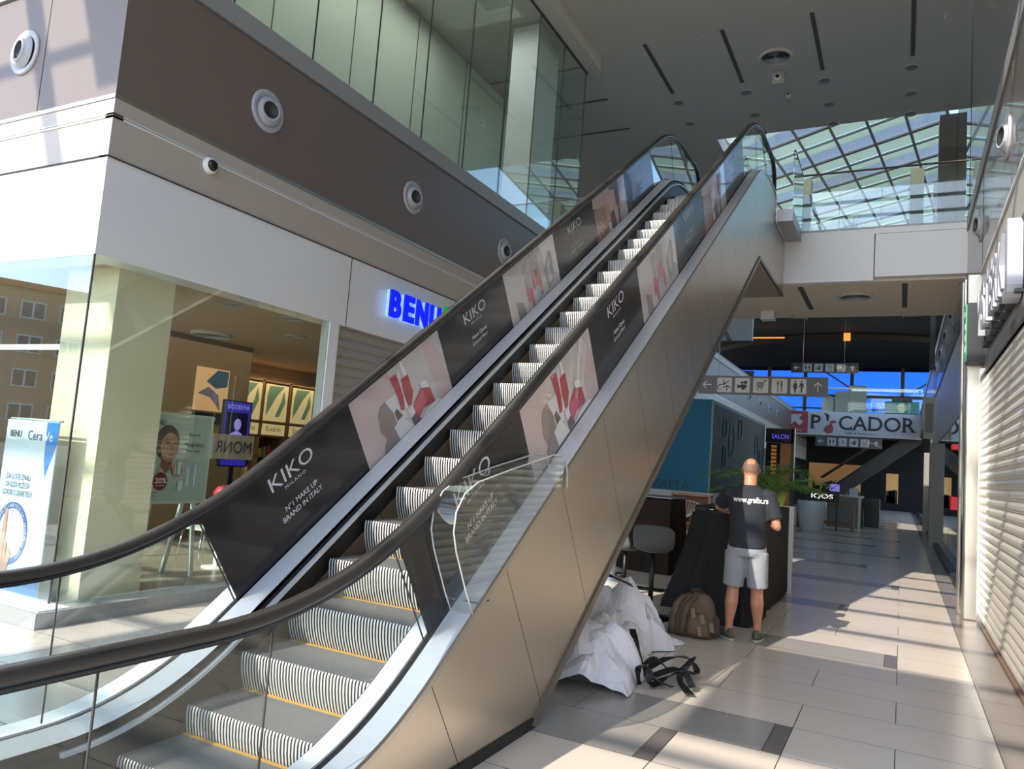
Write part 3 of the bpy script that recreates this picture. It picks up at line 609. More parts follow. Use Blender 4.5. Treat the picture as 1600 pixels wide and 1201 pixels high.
# ================================================================== wall nozzles, cameras, ceiling items
noz = mat('nozzle_white', 'a9acb2', .45); nin = mat('nozzle_inside', '34363a', .5)
ORD = ['first', 'second', 'third', 'fourth', 'fifth', 'sixth', 'seventh', 'eighth', 'ninth', 'tenth', 'eleventh', 'twelfth', 'thirteenth', 'fourteenth', 'fifteenth', 'sixteenth']
def nozzle(loc, ax, tilt, lab, grp):
    o = Vector(loc); ax = Vector(ax); r = root('air_nozzle', loc, lab, 'air nozzle', grp)
    MB().lathe(o, [(.235, .001), (.235, .012), (.215, .025), (.175, .014), (.165, .006), (.16, .002)], noz, ax).build('flange', r)
    a2 = (ax + Vector(tilt)).normalized()
    MB().lathe(o + ax * .005, [(.165, .0), (.155, .02), (.135, .035), (.122, .055), (.12, .07), (.095, .07), (.088, .02), (.0, .012)], noz, a2).build('jet_ring', r)
    MB().lathe(o + ax * .01, [(.092, .062), (.085, .02), (0, .012)], nin, a2).build('bore', r)
for i in range(4):
    w_ = ['nearest the corner, directly right of it on the dark brown band', 'second from the corner on the dark brown band', 'third on the dark brown band, just above the handrail', 'fourth on the brown band, behind the escalator'][i]
    nozzle((WX, 5.8 + 2.83 * i, 5.27), X_, (0, -.2, .0) , 'round white air nozzle ' + w_, 'air nozzles on the pharmacy facade')
for i in range(5):
    nozzle((WX, 32.8 + 2.95 * i, 5.27), X_, (0, -.2, 0), 'small far round air nozzle on the left wall, %s before the red banner' % ORD[4 - i], 'air nozzles far down the left wall')
nozzle((-7.885, WY, 5.31), -Y_, (-.15, 0, 0), 'round air nozzle on the sunlit beige wall left of the corner', 'air nozzles on the pharmacy facade')
for i, y in enumerate((8.75, 11.68, 14.6, 17.7, 20.2, 22.8, 25.8)):
    nozzle((RXW, y, 5.27), -X_, (0, -.25, 0), 'round silver air nozzle, %s along the right wall from the camera' % ORD[i], 'air nozzles on the right wall')
cm = root('dome_camera', (WX + .01, 5.13, 4.38), 'small white dome camera on the beige band above the pharmacy window', 'camera')
MB().lathe((WX - .015, 5.13, 4.38), [(.085, 0), (.085, .03), (.075, .05), (.06, .06)], white, X_).build('housing', cm)
MB().ell((WX + .04, 5.13, 4.38), (.05, .058, .058), mat('camera_dome', '17181a', .08)).build('lens_dome', cm)
dv = root('round_diffuser', (-2.6, 15.8, 10.55), 'large round slatted air diffuser on the high grey ceiling', 'diffuser')
def diffuser(o, c, R_, z):
    MB().lathe((*c, z), [(R_, 0), (R_, -.02), (R_ * .93, -.05), (R_ * .86, -.05), (R_ * .84, -.01)], plaster).build('rim', o)
    m = MB()
    for k in range(6): a = R_ * (.78 - .13 * k); m.lathe((*c, z), [(a, -.045), (a - .05 * R_, -.012)], noz)
    m.build('cone_slat', o); MB().lathe((*c, z), [(R_ * .84, -.005), (0, -.005)], nin).build('backing', o)
diffuser(dv, (-2.58, 15.87), .34, 10.55)
dv2 = root('round_diffuser', (-.86, 15.4, 5.2), 'round air diffuser on the beige soffit under the bridge', 'diffuser'); diffuser(dv2, (-.86, 15.4), .32, 5.2)
def downlight(x, y, z, lab, grp):
    r = root('downlight', (x, y, z), lab, 'downlight', grp)
    MB().lathe((x, y, z), [(.15, 0), (.15, -.012), (.12, -.02), (.11, -.005), (.10, .02)], noz).build('trim_ring', r)
    MB().lathe((x, y, z + .0), [(.11, -.004), (.05, -.015), (0, -.017)], mat('lamp_lens', '8b877e', .3)).build('lens', r)
cols = [(-5.04, 'first'), (-3.43, 'second'), (-1.73, 'third'), (-.01, 'fourth')]; rows = [(17.25, 'nearest'), (18.45, 'middle'), (19.5, 'farthest')]
for x, cn in cols:
    for y, rn in rows:
        if (x == -5.04 and y == 19.5): continue
        downlight(x, y, 10.55, 'recessed downlight in the high ceiling, %s row, %s column from the left' % (rn, cn), 'downlights in the high ceiling')
def spot(x, y, z, lab, s=1.):
    r = root('ceiling_camera', (x, y, z), lab, 'camera')
    MB().box(x - .1 * s, x + .1 * s, y - .05, y + .07, z - .22 * s, z, noz).build('bracket', r, bevel=.01)
    MB().lathe((x, y - .05, z - .12 * s), [(.0, .08), (.05 * s, .08), (.055 * s, .07), (.055 * s, 0)], white, -Y_).lathe((x, y - .05, z - .12 * s), [(.035 * s, .085), (0, .09)], black, -Y_).build('lens_barrel', r)
spot(-2.62, 16.55, 10.55, 'white box camera on the ceiling just below the large round diffuser', 1.3)
spot(-2.53, 17.6, 10.55, 'smaller white ceiling camera farther back, behind the box camera', .7)
for x, y, lab in ((-3.8, 14.6, 'tiny sprinkler between the left ceiling slots'), (-.8, 14.3, 'tiny sprinkler between the right ceiling slots'), (.52, 15.4, 'small white detector at the right end of the ceiling')):
    r = root('sprinkler', (x, y, 10.55), lab, 'sprinkler'); MB().lathe((x, y, 10.55), [(.06, 0), (.05, -.02), (.015, -.03), (.015, -.08), (.035, -.085), (0, -.09)], noz, n=12).build('body', r)
for x, lab in ((-2.2, 'small sprinkler under the bridge soffit near the escalator'), (-.04, 'small sprinkler under the bridge soffit on the right')):
    r = root('sprinkler', (x, 17.1, 5.2), lab, 'sprinkler'); MB().lathe((x, 17.1, 5.2), [(.05, 0), (.04, -.02), (.012, -.03), (.012, -.08), (.03, -.085), (0, -.09)], noz, n=12).build('body', r)
for x, y, z0, lab in ((-7.4, 46, 9.9, 'short orange glowing strip lamp under the far left ceiling'), (-3.0, 47, 10.3, 'small orange glowing lamp in the middle of the far dark ceiling')):
    r = root('strip_lamp', (x, y, z0), lab, 'lamp'); e_ = mat('orange_lamp', 'ffb060', .4, emit=('ff9a3c', .7))
    MB().box(x - (1.1 if x < -5 else .18), x + (1.1 if x < -5 else .18), y, y + .12, z0 - (.06 if x < -5 else .45), z0, e_).build('lamp_body', r)
# ------------------------------------------------------------------ wayfinding signs
sg = mat('sign_grey', '5b5d66', .4); si = mat('sign_white', 'd3d5d8', .4); sk = mat('sign_symbol', '3a3b40', .5)
def arrow(m, cx, cz, y, s, ang, q):
    c, sn = math.cos(ang), math.sin(ang)
    for pl in ([(-.5, -.05), (.45, -.05), (.45, .05), (-.5, .05)], [(.5, 0), (.1, .42), (.02, .34), (.36, 0)], [(.5, 0), (.36, 0), (.02, -.34), (.1, -.42)]):
        m.poly([(cx + s * (a * c - b * sn), y, cz + s * (a * sn + b * c)) for a, b in pl], q)
def pict(m, kind, cx, cz, y, s, fg=None, bgm=None):
    fg = fg or sk
    h = .5 * s; r = .08 * s; pts = []
    for ax, az, a0 in ((h - r, h - r, 0), (-h + r, h - r, 90), (-h + r, -h + r, 180), (h - r, -h + r, 270)):
        for k in range(4): q = math.radians(a0 + 30 * k); pts.append((cx + ax + r * math.cos(q), y, cz + az + r * math.sin(q)))
    m.poly(pts, bgm or si); y -= .004; P = lambda L: m.poly([(cx + a * s, y, cz + b * s) for a, b in L], fg)
    def D(a, b, rr, rz=None): m.disc((cx + a * s, y, cz + b * s), rr * s, fg, X_, Z_, 12, (rz or rr) * s)
    if kind == 'wc':
        for sx, skirt in ((-.2, 1), (.2, 0)):
            D(sx, .32, .065); P([(sx - .1, .22), (sx + .1, .22), (sx + .15, -.05), (sx + .1, -.05), (sx + .07, .1), (sx + .06, .1), (sx + (.13 if skirt else .07), -.18), (sx + .05, -.18), (sx + .05, -.42), (sx - .05, -.42), (sx - .05, -.18), (sx - (.13 if skirt else .07), -.18), (sx - .06, .1), (sx - .07, .1), (sx - .1, -.05), (sx - .15, -.05)])
        m.text('WC', (cx - .06 * s, y, cz - .42 * s), X_, Z_, .09 * s, fg)
    if kind == 'food':
        P([(-.17, .38), (-.14, .38), (-.14, .2), (-.11, .2), (-.11, .38), (-.08, .38), (-.08, .2), (-.05, .2), (-.05, .38), (-.02, .38), (-.02, .16), (-.07, .1), (-.07, -.42), (-.12, -.42), (-.12, .1), (-.17, .16)])
        P([(.1, .4), (.17, .32), (.19, .1), (.17, -.02), (.16, -.42), (.11, -.42), (.11, -.02), (.08, 0)])
    if kind == 'cart':
        P([(-.26, .22), (.12, .22), (.08, -.08), (-.24, -.08)]); P([(.36, .4), (.4, .34), (.26, .3), (.12, -.18), (-.26, -.18), (-.26, -.14), (.08, -.14), (.22, .36)]); D(-.18, -.26, .05); D(.08, -.26, .05)
        for k in range(3): m.poly([(cx + a * s, y - .002, cz + b * s) for a, b in ((-.2 + .1 * k, .18), (-.15 + .1 * k, .18), (-.15 + .1 * k, -.04), (-.2 + .1 * k, -.04))], si)
        m.text('IDEA', (cx - .14 * s, y, cz - .42 * s), X_, Z_, .07 * s, fg)
    if kind == 'film':
        D(-.02, .18, .1); D(.2, .2, .12); P([(-.14, .06), (.28, .06), (.28, -.2), (-.14, -.2)]); P([(-.14, -.02), (-.34, .06), (-.34, -.22), (-.14, -.14)]); P([(0, -.2), (.16, -.2), (.2, -.32), (-.06, -.32)])
    if kind == 'esc':
        P([(-.42, -.2), (-.38, -.06), (-.22, .02), (-.14, 0), (-.02, -.02), (.0, .04), (-.16, .06), (-.3, .06), (-.46, -.04), (-.48, -.2), (-.44, -.34), (-.1, -.36), (-.1, -.33), (-.4, -.3)])
        D(-.06, .36, .05); P([(-.1, .28), (-.02, .28), (.02, .12), (.3, .34), (.32, .3), (.05, .04), (-.1, .06)])
        P([(.17, .0), (.46, -.2), (.42, -.24), (.2, -.1), (.2, -.42), (.14, -.42), (.14, -.1), (-.1, -.24), (-.13, -.2)])
def wayfind(x0, x1, y, z0, z1, kinds, lab, rods, zr, fl=False, sgm=None, sim=None):
    r = root('wayfinding_sign', ((x0 + x1) / 2, y, z0), lab, 'sign'); sgm = sgm or sg
    MB().box(x0, x1, y, y + .05, z0, z1, sgm).build('panel', r)
    m = MB(); n = len(kinds); h = z1 - z0; cw = (x1 - x0) / n
    for i, k in enumerate(kinds):
        cx = x0 + cw * (i + .5); cz = (z0 + z1) / 2
        if k == 'L': arrow(m, cx, cz, y - .004, h * .5, math.pi, si)
        elif k == 'U': arrow(m, cx, cz, y - .004, h * .5, math.pi / 2, si)
        else: pict(m, k, cx, cz, y - .004, h * .78, bgm=sim)
    m.build('pictogram', r); m = MB()
    for x in rods: m.tube([(x, y + .02, z1), (x, y + .02, zr)], .006, alu, 6)
    m.build('hanging_rod', r)
ws = 16.98 / 15 
wayfind(-4.13, -1.42, 16.98, 3.42, 3.83, ['L', 'esc', 'film', 'cart', 'food', 'wc', 'U'], 'long grey hanging direction sign with white pictograms under the bridge', (-1.93, -3.7), 5.2)
sw2 = mat('sign_dim_white', '8d9096', .5)
wayfind(-5.6, -2.2, 44, 7.55, 8.1, ['L', 'wc', 'film', 'food', 'cart', 'U'], 'dark direction sign high up below the far dark ceiling', (-5, -2.9), 10.5, sgm=mat('sign_dark', '1b1c1f', .5), sim=sw2)
wayfind(-4.4, -1.0, 46, 3.65, 4.2, ['L', 'wc', 'esc', 'film', 'cart', 'U'], 'grey direction sign hanging in the dark below the far banner', (-4, -1.5), 4.6, sgm=mat('sign_mid', '46494f', .5), sim=mat('sign_mid_white', 'a6abb2', .5))
hs = root('hanging_letter_sign', (-9, 44, 7.0), 'dark sign with pale letters at the far left gallery', 'sign'); m = MB(); m.box(-9.6, -7.6, 44, 44.1, 7.0, 7.6, mat('sign_dark', '1b1c1f', .5)); m.build('panel', hs); MB().text('VERO', (-9.2, 43.98, 7.12), X_, Z_, .32, sw2, width=1.3).build('lettering', hs)
# ------------------------------------------------------------------ pharmacy sign
bs_ = root('pharmacy_sign', (WX, 8.8, 3.45), 'glowing blue BENU letters with a green cross on the white fascia', 'sign')
blu = mat('blue_letter', '0a12d8', .25, emit=('0414e0', .9)); grn = mat('green_cross', '0c8a3a', .3, emit=('05a035', .35)); side = mat('letter_side', 'a8c8e8', .3, emit=('9ad0ff', .4))
for ch_, y, wd in (('B', 8.17, .26), ('E', 8.50, .25), ('N', 8.80, .30), ('U', 9.15, .28)):
    MB().text(ch_, (WX + .055, y, 3.46), Y_, Z_, .34, side, width=wd, ext=.05, bold=.04).text(ch_, (WX + .1, y, 3.46), Y_, Z_, .34, blu, width=wd, ext=.03, bold=.045).build('letter', bs_)
m = MB()
for a in range(4):
    q = a * math.pi / 2; c, s_ = math.cos(q), math.sin(q)
    m.prism([(WX + .06, 9.72 + c * u - s_ * v, 3.66 + s_ * u + c * v) for u, v in ((.03, .03), (.2, .03), (.22, .1), (.1, .16), (.03, .2))], (.07, 0, 0), grn)
m.build('green_cross', bs_)
# ------------------------------------------------------------------ pharmacy interior
icol = mat('interior_wall', 'a88f70', .7)
MB().box(-12.1, -11.9, 4.2, 14, 0, 3.2, icol).build('wall_back', kind='structure'); MB().box(-11.9, WX - .45, 13.9, 14, 0, 3.2, icol).build('wall_side', kind='structure'); MB().box(-10.2, -9.9, 7.2, 9.3, 0, 3.18, mat('interior_partition', '8a765c', .7)).build('wall_partition', kind='structure')
MB().box(-12.1, WX - .31, WY + .31, 14, 3.18, 3.3, mat('interior_ceiling', 'b8a186', .8)).build('ceiling', kind='structure')
MB().box(-12.1, WX - .02, WY + .02, 14, -.002, .012, mat('interior_floor', '9d9284', .3)).build('floor', kind='structure')
area('shop_light', (-9, 8.5, 3.1), (4, 4), 30, (1, .82, .6)); area('shop_light', (-11.2, 11.4, 3.0), (.6, 2.5), 13, (1, .75, .45))
m = MB(); m.box(-7.42, -6.64, 4.5, 5.13, .01, 3.18, cream); m.build('wall_pillar', kind='structure')
dfi = root('round_diffuser', (-9.4, 7.85, 3.18), 'round air diffuser in the pharmacy ceiling behind the window', 'diffuser'); diffuser(dfi, (-9.3, 7.9), .3, 3.18)
for x, y, g_ in ((-6.95, 6.13, 'near the window corner'), (-7.9, 8.2, 'deeper inside, left one'), (-6.85, 7.0, 'by the window frame')): downlight(x, y, 3.18, 'downlight in the pharmacy ceiling ' + g_, 'pharmacy downlights')
# shelving with lit product panels
sv = root('product_shelving', (-11.6, 11.4, 0), 'wall shelving unit with products and lit brand panels inside the pharmacy', 'shelving')
swd = mat('shelf_wood', '8f7350', .5); m = MB()
for y in (10.3, 11.0, 11.75, 12.5): m.box(-11.9, -11.3, y - .03, y + .03, 0, 2.85, swd)
for z in (.1, .5, .9, 1.3, 1.7, 1.98, 2.8): m.box(-11.9, -11.3, 10.3, 12.5, z, z + .03, swd)
m.build('frame', sv)
gp = mat('panel_cream_lit', 'e6d7a8', .5, emit=('e6cf98', .28)); gt = mat('panel_teal', '7f9a80', .5, emit=('6f9a80', .12)); gtx = mat('panel_text', '5a4a30', .6)
for i, y in enumerate((10.34, 11.04, 11.79)):
    p_ = MB(); w_ = .62 if i else .6; p_.box(-11.28, -11.27, y, y + w_, 2.02, 2.76, gp); X0 = -11.265
    for pl in ([(.1, .7), (.5, .72), (.3, .5), (.15, .25), (.05, .1), (.05, .5)], [(.42, .1), (.56, .4), (.5, .65), (.44, .4), (.3, .1)]): p_.poly([(X0, y + a * w_ * 1.6, 2.02 + b) for a, b in pl], gt)
    p_.build('brand_panel', sv); q_ = MB(); q_.box(-11.28, -11.27, y, y + w_, 1.74, 1.96, gp).text('Eucerin', (X0, y + .1, 1.82), Y_, Z_, .1, gtx, width=.4); q_.build('brand_plate', sv)
random.seed(3); bc = ['e4dccb', 'c26b3a', '3f6fa0', 'f0efe9', '7a9b6a', 'b04a4a', 'd8b56a']
def products(x, y0, y1, z, grp, lab, n, zz=.2):
    base_ = None
    for k in range(n):
        y = y0 + (y1 - y0) * (k + .5) / n; h = random.choice((.13, .17, .2)); c_ = random.choice(bc)
        o = MB().box(x - .04, x + .04, y - .03, y + .03, z, z + h, mat('pack_' + c_, c_, .5)).build('product_box'); tag(o, lab, 'box', grp)
for z, nm in ((.53, 'lowest'), (.93, 'second lowest'), (1.33, 'middle')):
    products(-11.42, 10.4, 11.0, z, 'packs on the %s pharmacy shelf' % nm, 'small product pack on the %s shelf behind the window' % nm, 6); products(-11.42, 11.1, 12.4, z, 'packs on the %s pharmacy shelf' % nm, 'small product pack on the %s shelf behind the window' % nm, 11)
pd = root('lit_poster', (-9.85, 8.4, 1.9), 'framed poster with blue and peach picture on the inner pharmacy wall', 'poster'); X0 = -9.88
m = MB(); m.box(-9.9, X0, 8.2, 8.85, 2.03, 2.72, mat('poster_peach', 'd9b48c', .5, emit=('d9a878', .25))); m.poly([(X0 + .003, 8.4, 2.5), (X0 + .003, 8.6, 2.7), (X0 + .003, 8.83, 2.7), (X0 + .003, 8.83, 2.45), (X0 + .003, 8.6, 2.4)], mat('poster_blue', '3f6c94', .5)); m.poly([(X0 + .003, 8.25, 2.3), (X0 + .003, 8.5, 2.25), (X0 + .003, 8.72, 2.05), (X0 + .003, 8.66, 2.3), (X0 + .003, 8.45, 2.42)], mat('poster_lilac', '8d88a8', .5)); m.build('picture', pd)
m = MB(); m.box(-9.9, X0, 8.2, 8.85, 1.83, 2.0, mat('poster_navy', '15182a', .4)).text('REBOOTE', (X0 + .004, 8.4, 1.89), Y_, Z_, .05, white, width=.26); m.build('title_plate', pd)
# purple screen
ps = root('digital_screen', (-9, 8.3, 0), 'purple promotional screen reading -30% inside the pharmacy', 'screen'); X0 = -8.985
pv = mat('screen_violet', '3a38a0', .3, emit=('3432b8', .3)); pvd = mat('screen_dark', '1a1430', .3, emit=('1a1438', .2)); pvl = mat('screen_light', '8a84c8', .3, emit=('8a84d8', .5))
MB().box(-9.04, -8.99, 8.02, 8.56, 1.2, 2.2, dark).box(-9.03, -9.0, 8.25, 8.33, 0, 1.2, dark).build('housing', ps)
m = MB(); m.poly([(X0, 8.04, 1.22), (X0, 8.54, 1.22), (X0, 8.54, 2.18), (X0, 8.04, 2.18)], pv); m.poly([(X0 + .002, 8.07, 1.55), (X0 + .002, 8.5, 1.55), (X0 + .002, 8.5, 2.02), (X0 + .002, 8.07, 2.02)], pvd)
m.ell((X0 + .003, 8.3, 1.84), (.002, .07, .09), pvl, 12, 8); m.poly([(X0 + .004, 8.12, 1.55), (X0 + .004, 8.45, 1.55), (X0 + .004, 8.4, 1.7), (X0 + .004, 8.3, 1.75), (X0 + .004, 8.18, 1.7)], pvl)
m.text('BIODERMA', (X0 + .004, 8.08, 2.07), Y_, Z_, .07, pvl, width=.42).text('-30%', (X0 + .006, 8.24, 1.45), Y_, Z_, .1, white, width=.28); m.build('screen_image', ps)
# window notice MONR
mn = root('window_notice', (-8.5, 7.8, 1.5), 'pale notice with mirrored letters MONR hanging inside the window', 'notice')
MB().box(-8.51, -8.5, 7.45, 8.2, 1.33, 1.68, mat('notice_pale', 'b9b1a6', .6)).build('sheet', mn)
MB().text('MONR', (-8.49, 8.15, 1.42), -Y_, Z_, .17, mat('notice_ink', '3b3f5c', .6), width=.66).build('lettering', mn)
# poster stand
pt = root('poster_stand', (-7.3, 5.95, 0), 'white poster stand with a woman and a dark red 20% badge behind the shop window', 'poster stand')
X0 = -7.3; gw = mat('stand_white', 'c9d4cf', .3)
MB().box(-7.33, X0, 5.5, 6.38, .85, 1.87, gw).build('frame', pt)
for y, y2 in ((5.62, 5.55), (6.2, 6.28), (6.05, 6.2)): MB().obox((-7.33, y, .87), (.03, 0, 0), (0, .05, 0), (0 if y != 6.05 else -.4, y2 - y, -.86), gw).build('leg', pt)
m = MB(); F_ = lambda L, c, k=1: m.poly([(X0 + .003 * k, 5.5 + a, .85 + b) for a, b in L], c)
F_([(.03, .03), (.85, .03), (.85, .99), (.03, .99)], mat('poster_mint', 'b3c4bf', .4)); m.text('BENU', (X0 + .01, 5.55, 1.72), Y_, Z_, .06, mat('poster_green_ink', '22443c', .5), width=.17, bold=.02)
hair = mat('poster_hair', '2c2220', .5); skn = mat('poster_skin', 'b08672', .5); skd = mat('poster_skin_shade', '8a6252', .5)
m.ell((X0 + .006, 5.77, 1.53), (.002, .155, .20), hair, 16, 10); F_([(.2, .3), (.34, .3), (.36, .52), (.22, .55)], skd, 3); m.ell((X0 + .012, 5.80, 1.48), (.002, .118, .165), skn, 18, 10)
F_([(.08, .15), (.2, .42), (.28, .34), (.36, .40), (.42, .16)], mat('poster_blouse', 'aebcb8', .5), 4)
for y in (5.765, 5.87): m.ell((X0 + .016, y, 1.53), (.001, .026, .008), hair, 8, 6); m.poly([(X0 + .017, y - .035, 1.555), (X0 + .017, y + .03, 1.56), (X0 + .017, y + .03, 1.567), (X0 + .017, y - .035, 1.562)], hair)
m.poly([(X0 + .017, 5.82, 1.53), (X0 + .017, 5.85, 1.45), (X0 + .017, 5.81, 1.448)], skd); m.ell((X0 + .016, 5.83, 1.40), (.001, .035, .012), mat('poster_lips', '8c4644', .5), 10, 6)
m.ell((X0 + .02, 5.72, 1.10), (.002, .095, .10), mat('badge_red', '7d1f33', .5), 20, 10); m.text('20%', (X0 + .026, 5.65, 1.08), Y_, Z_, .06, white, width=.15, bold=.02); m.box(X0 + .024, X0 + .026, 5.66, 5.78, 1.05, 1.057, white)
bt = mat('poster_bottle', 'dfe8e8', .3); btb = mat('poster_bottle_blue', '6fa3b8', .3); btp = mat('poster_pink_circle', 'c08878', .5)
m.disc((X0 + .012, 5.93, 1.23), .08, btp, Y_, Z_)
for y, z, w2, h2 in ((5.9, 1.18, .08, .14), (5.92, 1.0, .1, .11), (6.05, 1.05, .045, .22), (6.14, 1.05, .05, .25)): F_([(y - 5.5, z - .85), (y - 5.5 + w2, z - .85), (y - 5.5 + w2, z - .85 + h2), (y - 5.5, z - .85 + h2)], bt, 5); F_([(y - 5.5 + .01, z - .85), (y - 5.5 + w2 * .4, z - .85), (y - 5.5 + w2 * .4, z - .85 + h2), (y - 5.5 + .01, z - .85 + h2)], btb, 6)
m.text('Eucerin', (X0 + .01, 6.05, 1.62), Y_, Z_, .04, hair, width=.15).text('Manje bora', (X0 + .01, 6.0, 1.50), Y_, Z_, .05, hair, width=.26).text('vise sjaja', (X0 + .01, 6.02, 1.44), Y_, Z_, .03, skd, width=.2)
for k in range(5): F_([(.03, .05 + .035 * k), (.22 - .03 * (4 - k) + .05, .05 + .035 * k), (.22 - .03 * (4 - k) + .05, .06 + .035 * k), (.03, .06 + .035 * k)], mat('poster_stripe', '5d7a72', .5), 2)
m.build('poster_picture', pt)
# roll-up banner behind the end window
rb = root('rollup_banner', (-7.95, 4.6, 0), 'white and blue roll-up banner about diabetes with a raised hand', 'banner'); Y0 = 4.58
m = MB(); m.box(-8.3, -7.40, Y0, Y0 + .01, .05, 1.66, mat('rollup_white', 'cfd6dc', .45)); m.build('banner_sheet', rb); MB().box(-8.34, -7.36, 4.5, 4.7, .01, .07, alu).tube([(-8.3, Y0 + .03, 1.67), (-7.4, Y0 + .03, 1.67)], .012, alu, 8).build('base', rb)
m = MB(); Q = lambda L, c, k=1: m.poly([(a, Y0 - .002 * k, b) for a, b in L], c); bl2 = mat('rollup_blue', '1779c4', .45); nk = mat('rollup_ink', '33507a', .5)
Q([(-7.60, 1.655), (-7.40, 1.655), (-7.40, 1.45), (-7.53, 1.15), (-7.58, 1.3)], bl2); m.text('BENU', (-8.22, Y0 - .004, 1.5), X_, Z_, .06, mat('rollup_green_ink', '1f4a58', .5), width=.2, bold=.02).text('Cera', (-7.90, Y0 - .004, 1.48), X_, Z_, .09, nk, width=.25).text('Ve', (-7.61, Y0 - .006, 1.48), X_, Z_, .09, white, width=.14)
for k, t in enumerate(('DA LI STE ZNALI', 'DA KOŽA MOŽE DA', 'GOVORI O DIJABETESU?')): m.text(t, (-8.18 - (.04 if k == 2 else 0), Y0 - .004, 1.10 - .075 * k), X_, Z_, .05, nk, width=.42 if k < 2 else .52)
import_ring = [(.30, 0), (.235, 0)]
for i in range(40):
    a, c_ = 2 * math.pi * i / 40, 2 * math.pi * (i + 1) / 40; Q([(-7.98 + .29 * math.cos(a), .6 + .29 * math.sin(a)), (-7.98 + .29 * math.cos(c_), .6 + .29 * math.sin(c_)), (-7.98 + .23 * math.cos(c_), .6 + .23 * math.sin(c_)), (-7.98 + .23 * math.cos(a), .6 + .23 * math.sin(a))], mat('rollup_ring', '3a5a9c', .45))
for i, ch_ in enumerate('SVETSKI DAN DIJABETESA 14. NOVEMBAR 2024.'):
    a = math.radians(205 - i * 6.6)
    if ch_ != ' ': m.text(ch_, (-7.98 + .243 * math.cos(a), Y0 - .006, .6 + .243 * math.sin(a)), Vector((math.sin(a), 0, -math.cos(a))), Vector((math.cos(a), 0, math.sin(a))), .03, white)
hs_ = mat('rollup_skin', 'c9937c', .55); hs2 = mat('rollup_skin_shade', 'ab7562', .55)
Q([(-8.25, .07), (-8.02, .07), (-7.98, .22), (-7.93, .42), (-7.97, .47), (-8.02, .40), (-8.02, .52), (-8.06, .53), (-8.07, .82), (-8.115, .83), (-8.13, .55), (-8.25, .45)], hs_, 3)
for a in (-8.07, -8.02): Q([(a, .3), (a + .006, .3), (a + .006, .5), (a, .5)], hs2, 4)
Q([(-8.3, .055), (-7.405, .055), (-7.405, .28), (-7.7, .2), (-8.3, .12)], bl2, 2); m.text('3', (-7.95, Y0 - .01, .1), X_, Z_, .12, white, width=.07)
m.build('printed_graphics', rb); rb.location = (-7.36, 4.28, 0); rb.scale = (.9, 1, 1)
# small glass cabinet frame behind the end window
fr = root('glass_door_frame', (-8.3, 4.5, 0), 'white framed inner glass door behind the left shop window', 'door frame')
m = MB(); m.box(-7.99, -7.93, 4.9, 4.96, 0, 2.48, white); m.box(-9.4, -7.93, 4.9, 4.96, 2.44, 2.5, white); m.box(-9.4, -9.34, 4.9, 4.96, 0, 2.48, white); m.build('frame', fr); MB().box(-7.92, -7.72, 4.9, 4.96, .0, 2.5, mat('panel_sage', '9aa49a', .6)).build('side_panel', fr)
# cafe chair in the shop
ch = root('wire_chair', (-8, 7, 0), 'white chair with thin metal legs standing inside the pharmacy', 'chair')
MB().box(-8.2, -7.8, 6.82, 7.22, .44, .47, white).build('seat', ch, bevel=.01); MB().obox((-8.2, 7.2, .47), (.4, 0, 0), (0, .02, 0), (0, .12, .38), white).build('backrest', ch)
for x, y in ((-8.17, 6.85), (-7.83, 6.85), (-8.17, 7.19), (-7.83, 7.19)): MB().tube([(x, y, .45), (x + (.03 if x > -8 else -.03), y + (.04 if y > 7 else -.04), .013)], .009, chrome, 8).build('leg', ch)
rd = root('display_table', (-7.6, 6.9, 0), 'small white display table beside the poster stand', 'table')
MB().box(-7.8, -7.4, 6.7, 7.15, .8, .84, white).build('table_top', rd); MB().box(-7.63, -7.57, 6.9, 6.96, .012, .8, white).build('leg', rd); MB().lathe((-7.6, 6.93, .012), [(.18, 0), (.18, .015), (0, .02)], white).build('base', rd)
rb_ = MB(); rb_.lathe((-7.6, 6.93, .84), [(.05, 0), (.12, .04), (.13, .1), (.09, .17), (.03, .2), (0, .2)], mat('soft_red', 'b83a4a', .5)); tag(rb_.build('gift_bag'), 'rounded red package on the small white display table', 'package')
# ================================================================== teal kiosk
tl = mat('teal_panel', '0c6484', .5, spec=.3); tl2 = mat('teal_relief', '0a3646', .6, bump=(3, .4), spec=.2); tw = mat('kiosk_white', 'b9bcc0', .5)
ks = root('teal_kiosk', (-5, 20, 0), 'tall teal kiosk with raised letters and a white base behind the tables', 'kiosk')
m = MB(); m.box(-6.2, -4.0, 17.9, 25.6, 1.18, 3.38, tl); m.build('teal_box', ks)
m = MB(); m.box(-6.25, -3.87, 17.86, 17.93, 0, 1.18, tw); m.box(-6.2, -4.0, 17.95, 25.6, 0, 1.18, tw); m.build('white_base', ks)
m = MB(); m.box(-3.995, -3.98, 17.95, 25.55, 1.2, 3.3, tl2); m.box(-4.01, -3.97, 17.88, 17.92, 1.18, 3.38, mat('teal_edge', '3e7d86', .4)); m.build('relief_panel', ks)
m = MB(); ln = mat('teal_line', '35707c', .4)
for y, z, s_ in ((20.2, 2.55, .32), (22.4, 1.7, .2), (19.3, 2.8, .2), (21.3, 2.9, .22), (24, 2.6, .25)):
    pts = [(-3.97, y + s_ * math.cos(q), z + s_ * 1.35 * math.sin(q)) for q in [2 * math.pi * k / 20 for k in range(21)]]; m.tube(pts, .012, ln, 6)
for y, z in ((19.2, 1.8), (22.9, 1.45), (24.3, 2.0)):
    m.tube([(-3.97, y, z), (-3.97, y, z + .55), (-3.97, y + .3, z + .5), (-3.97, y + .3, z + .05)], .012, ln, 6)
m.build('raised_outline', ks)
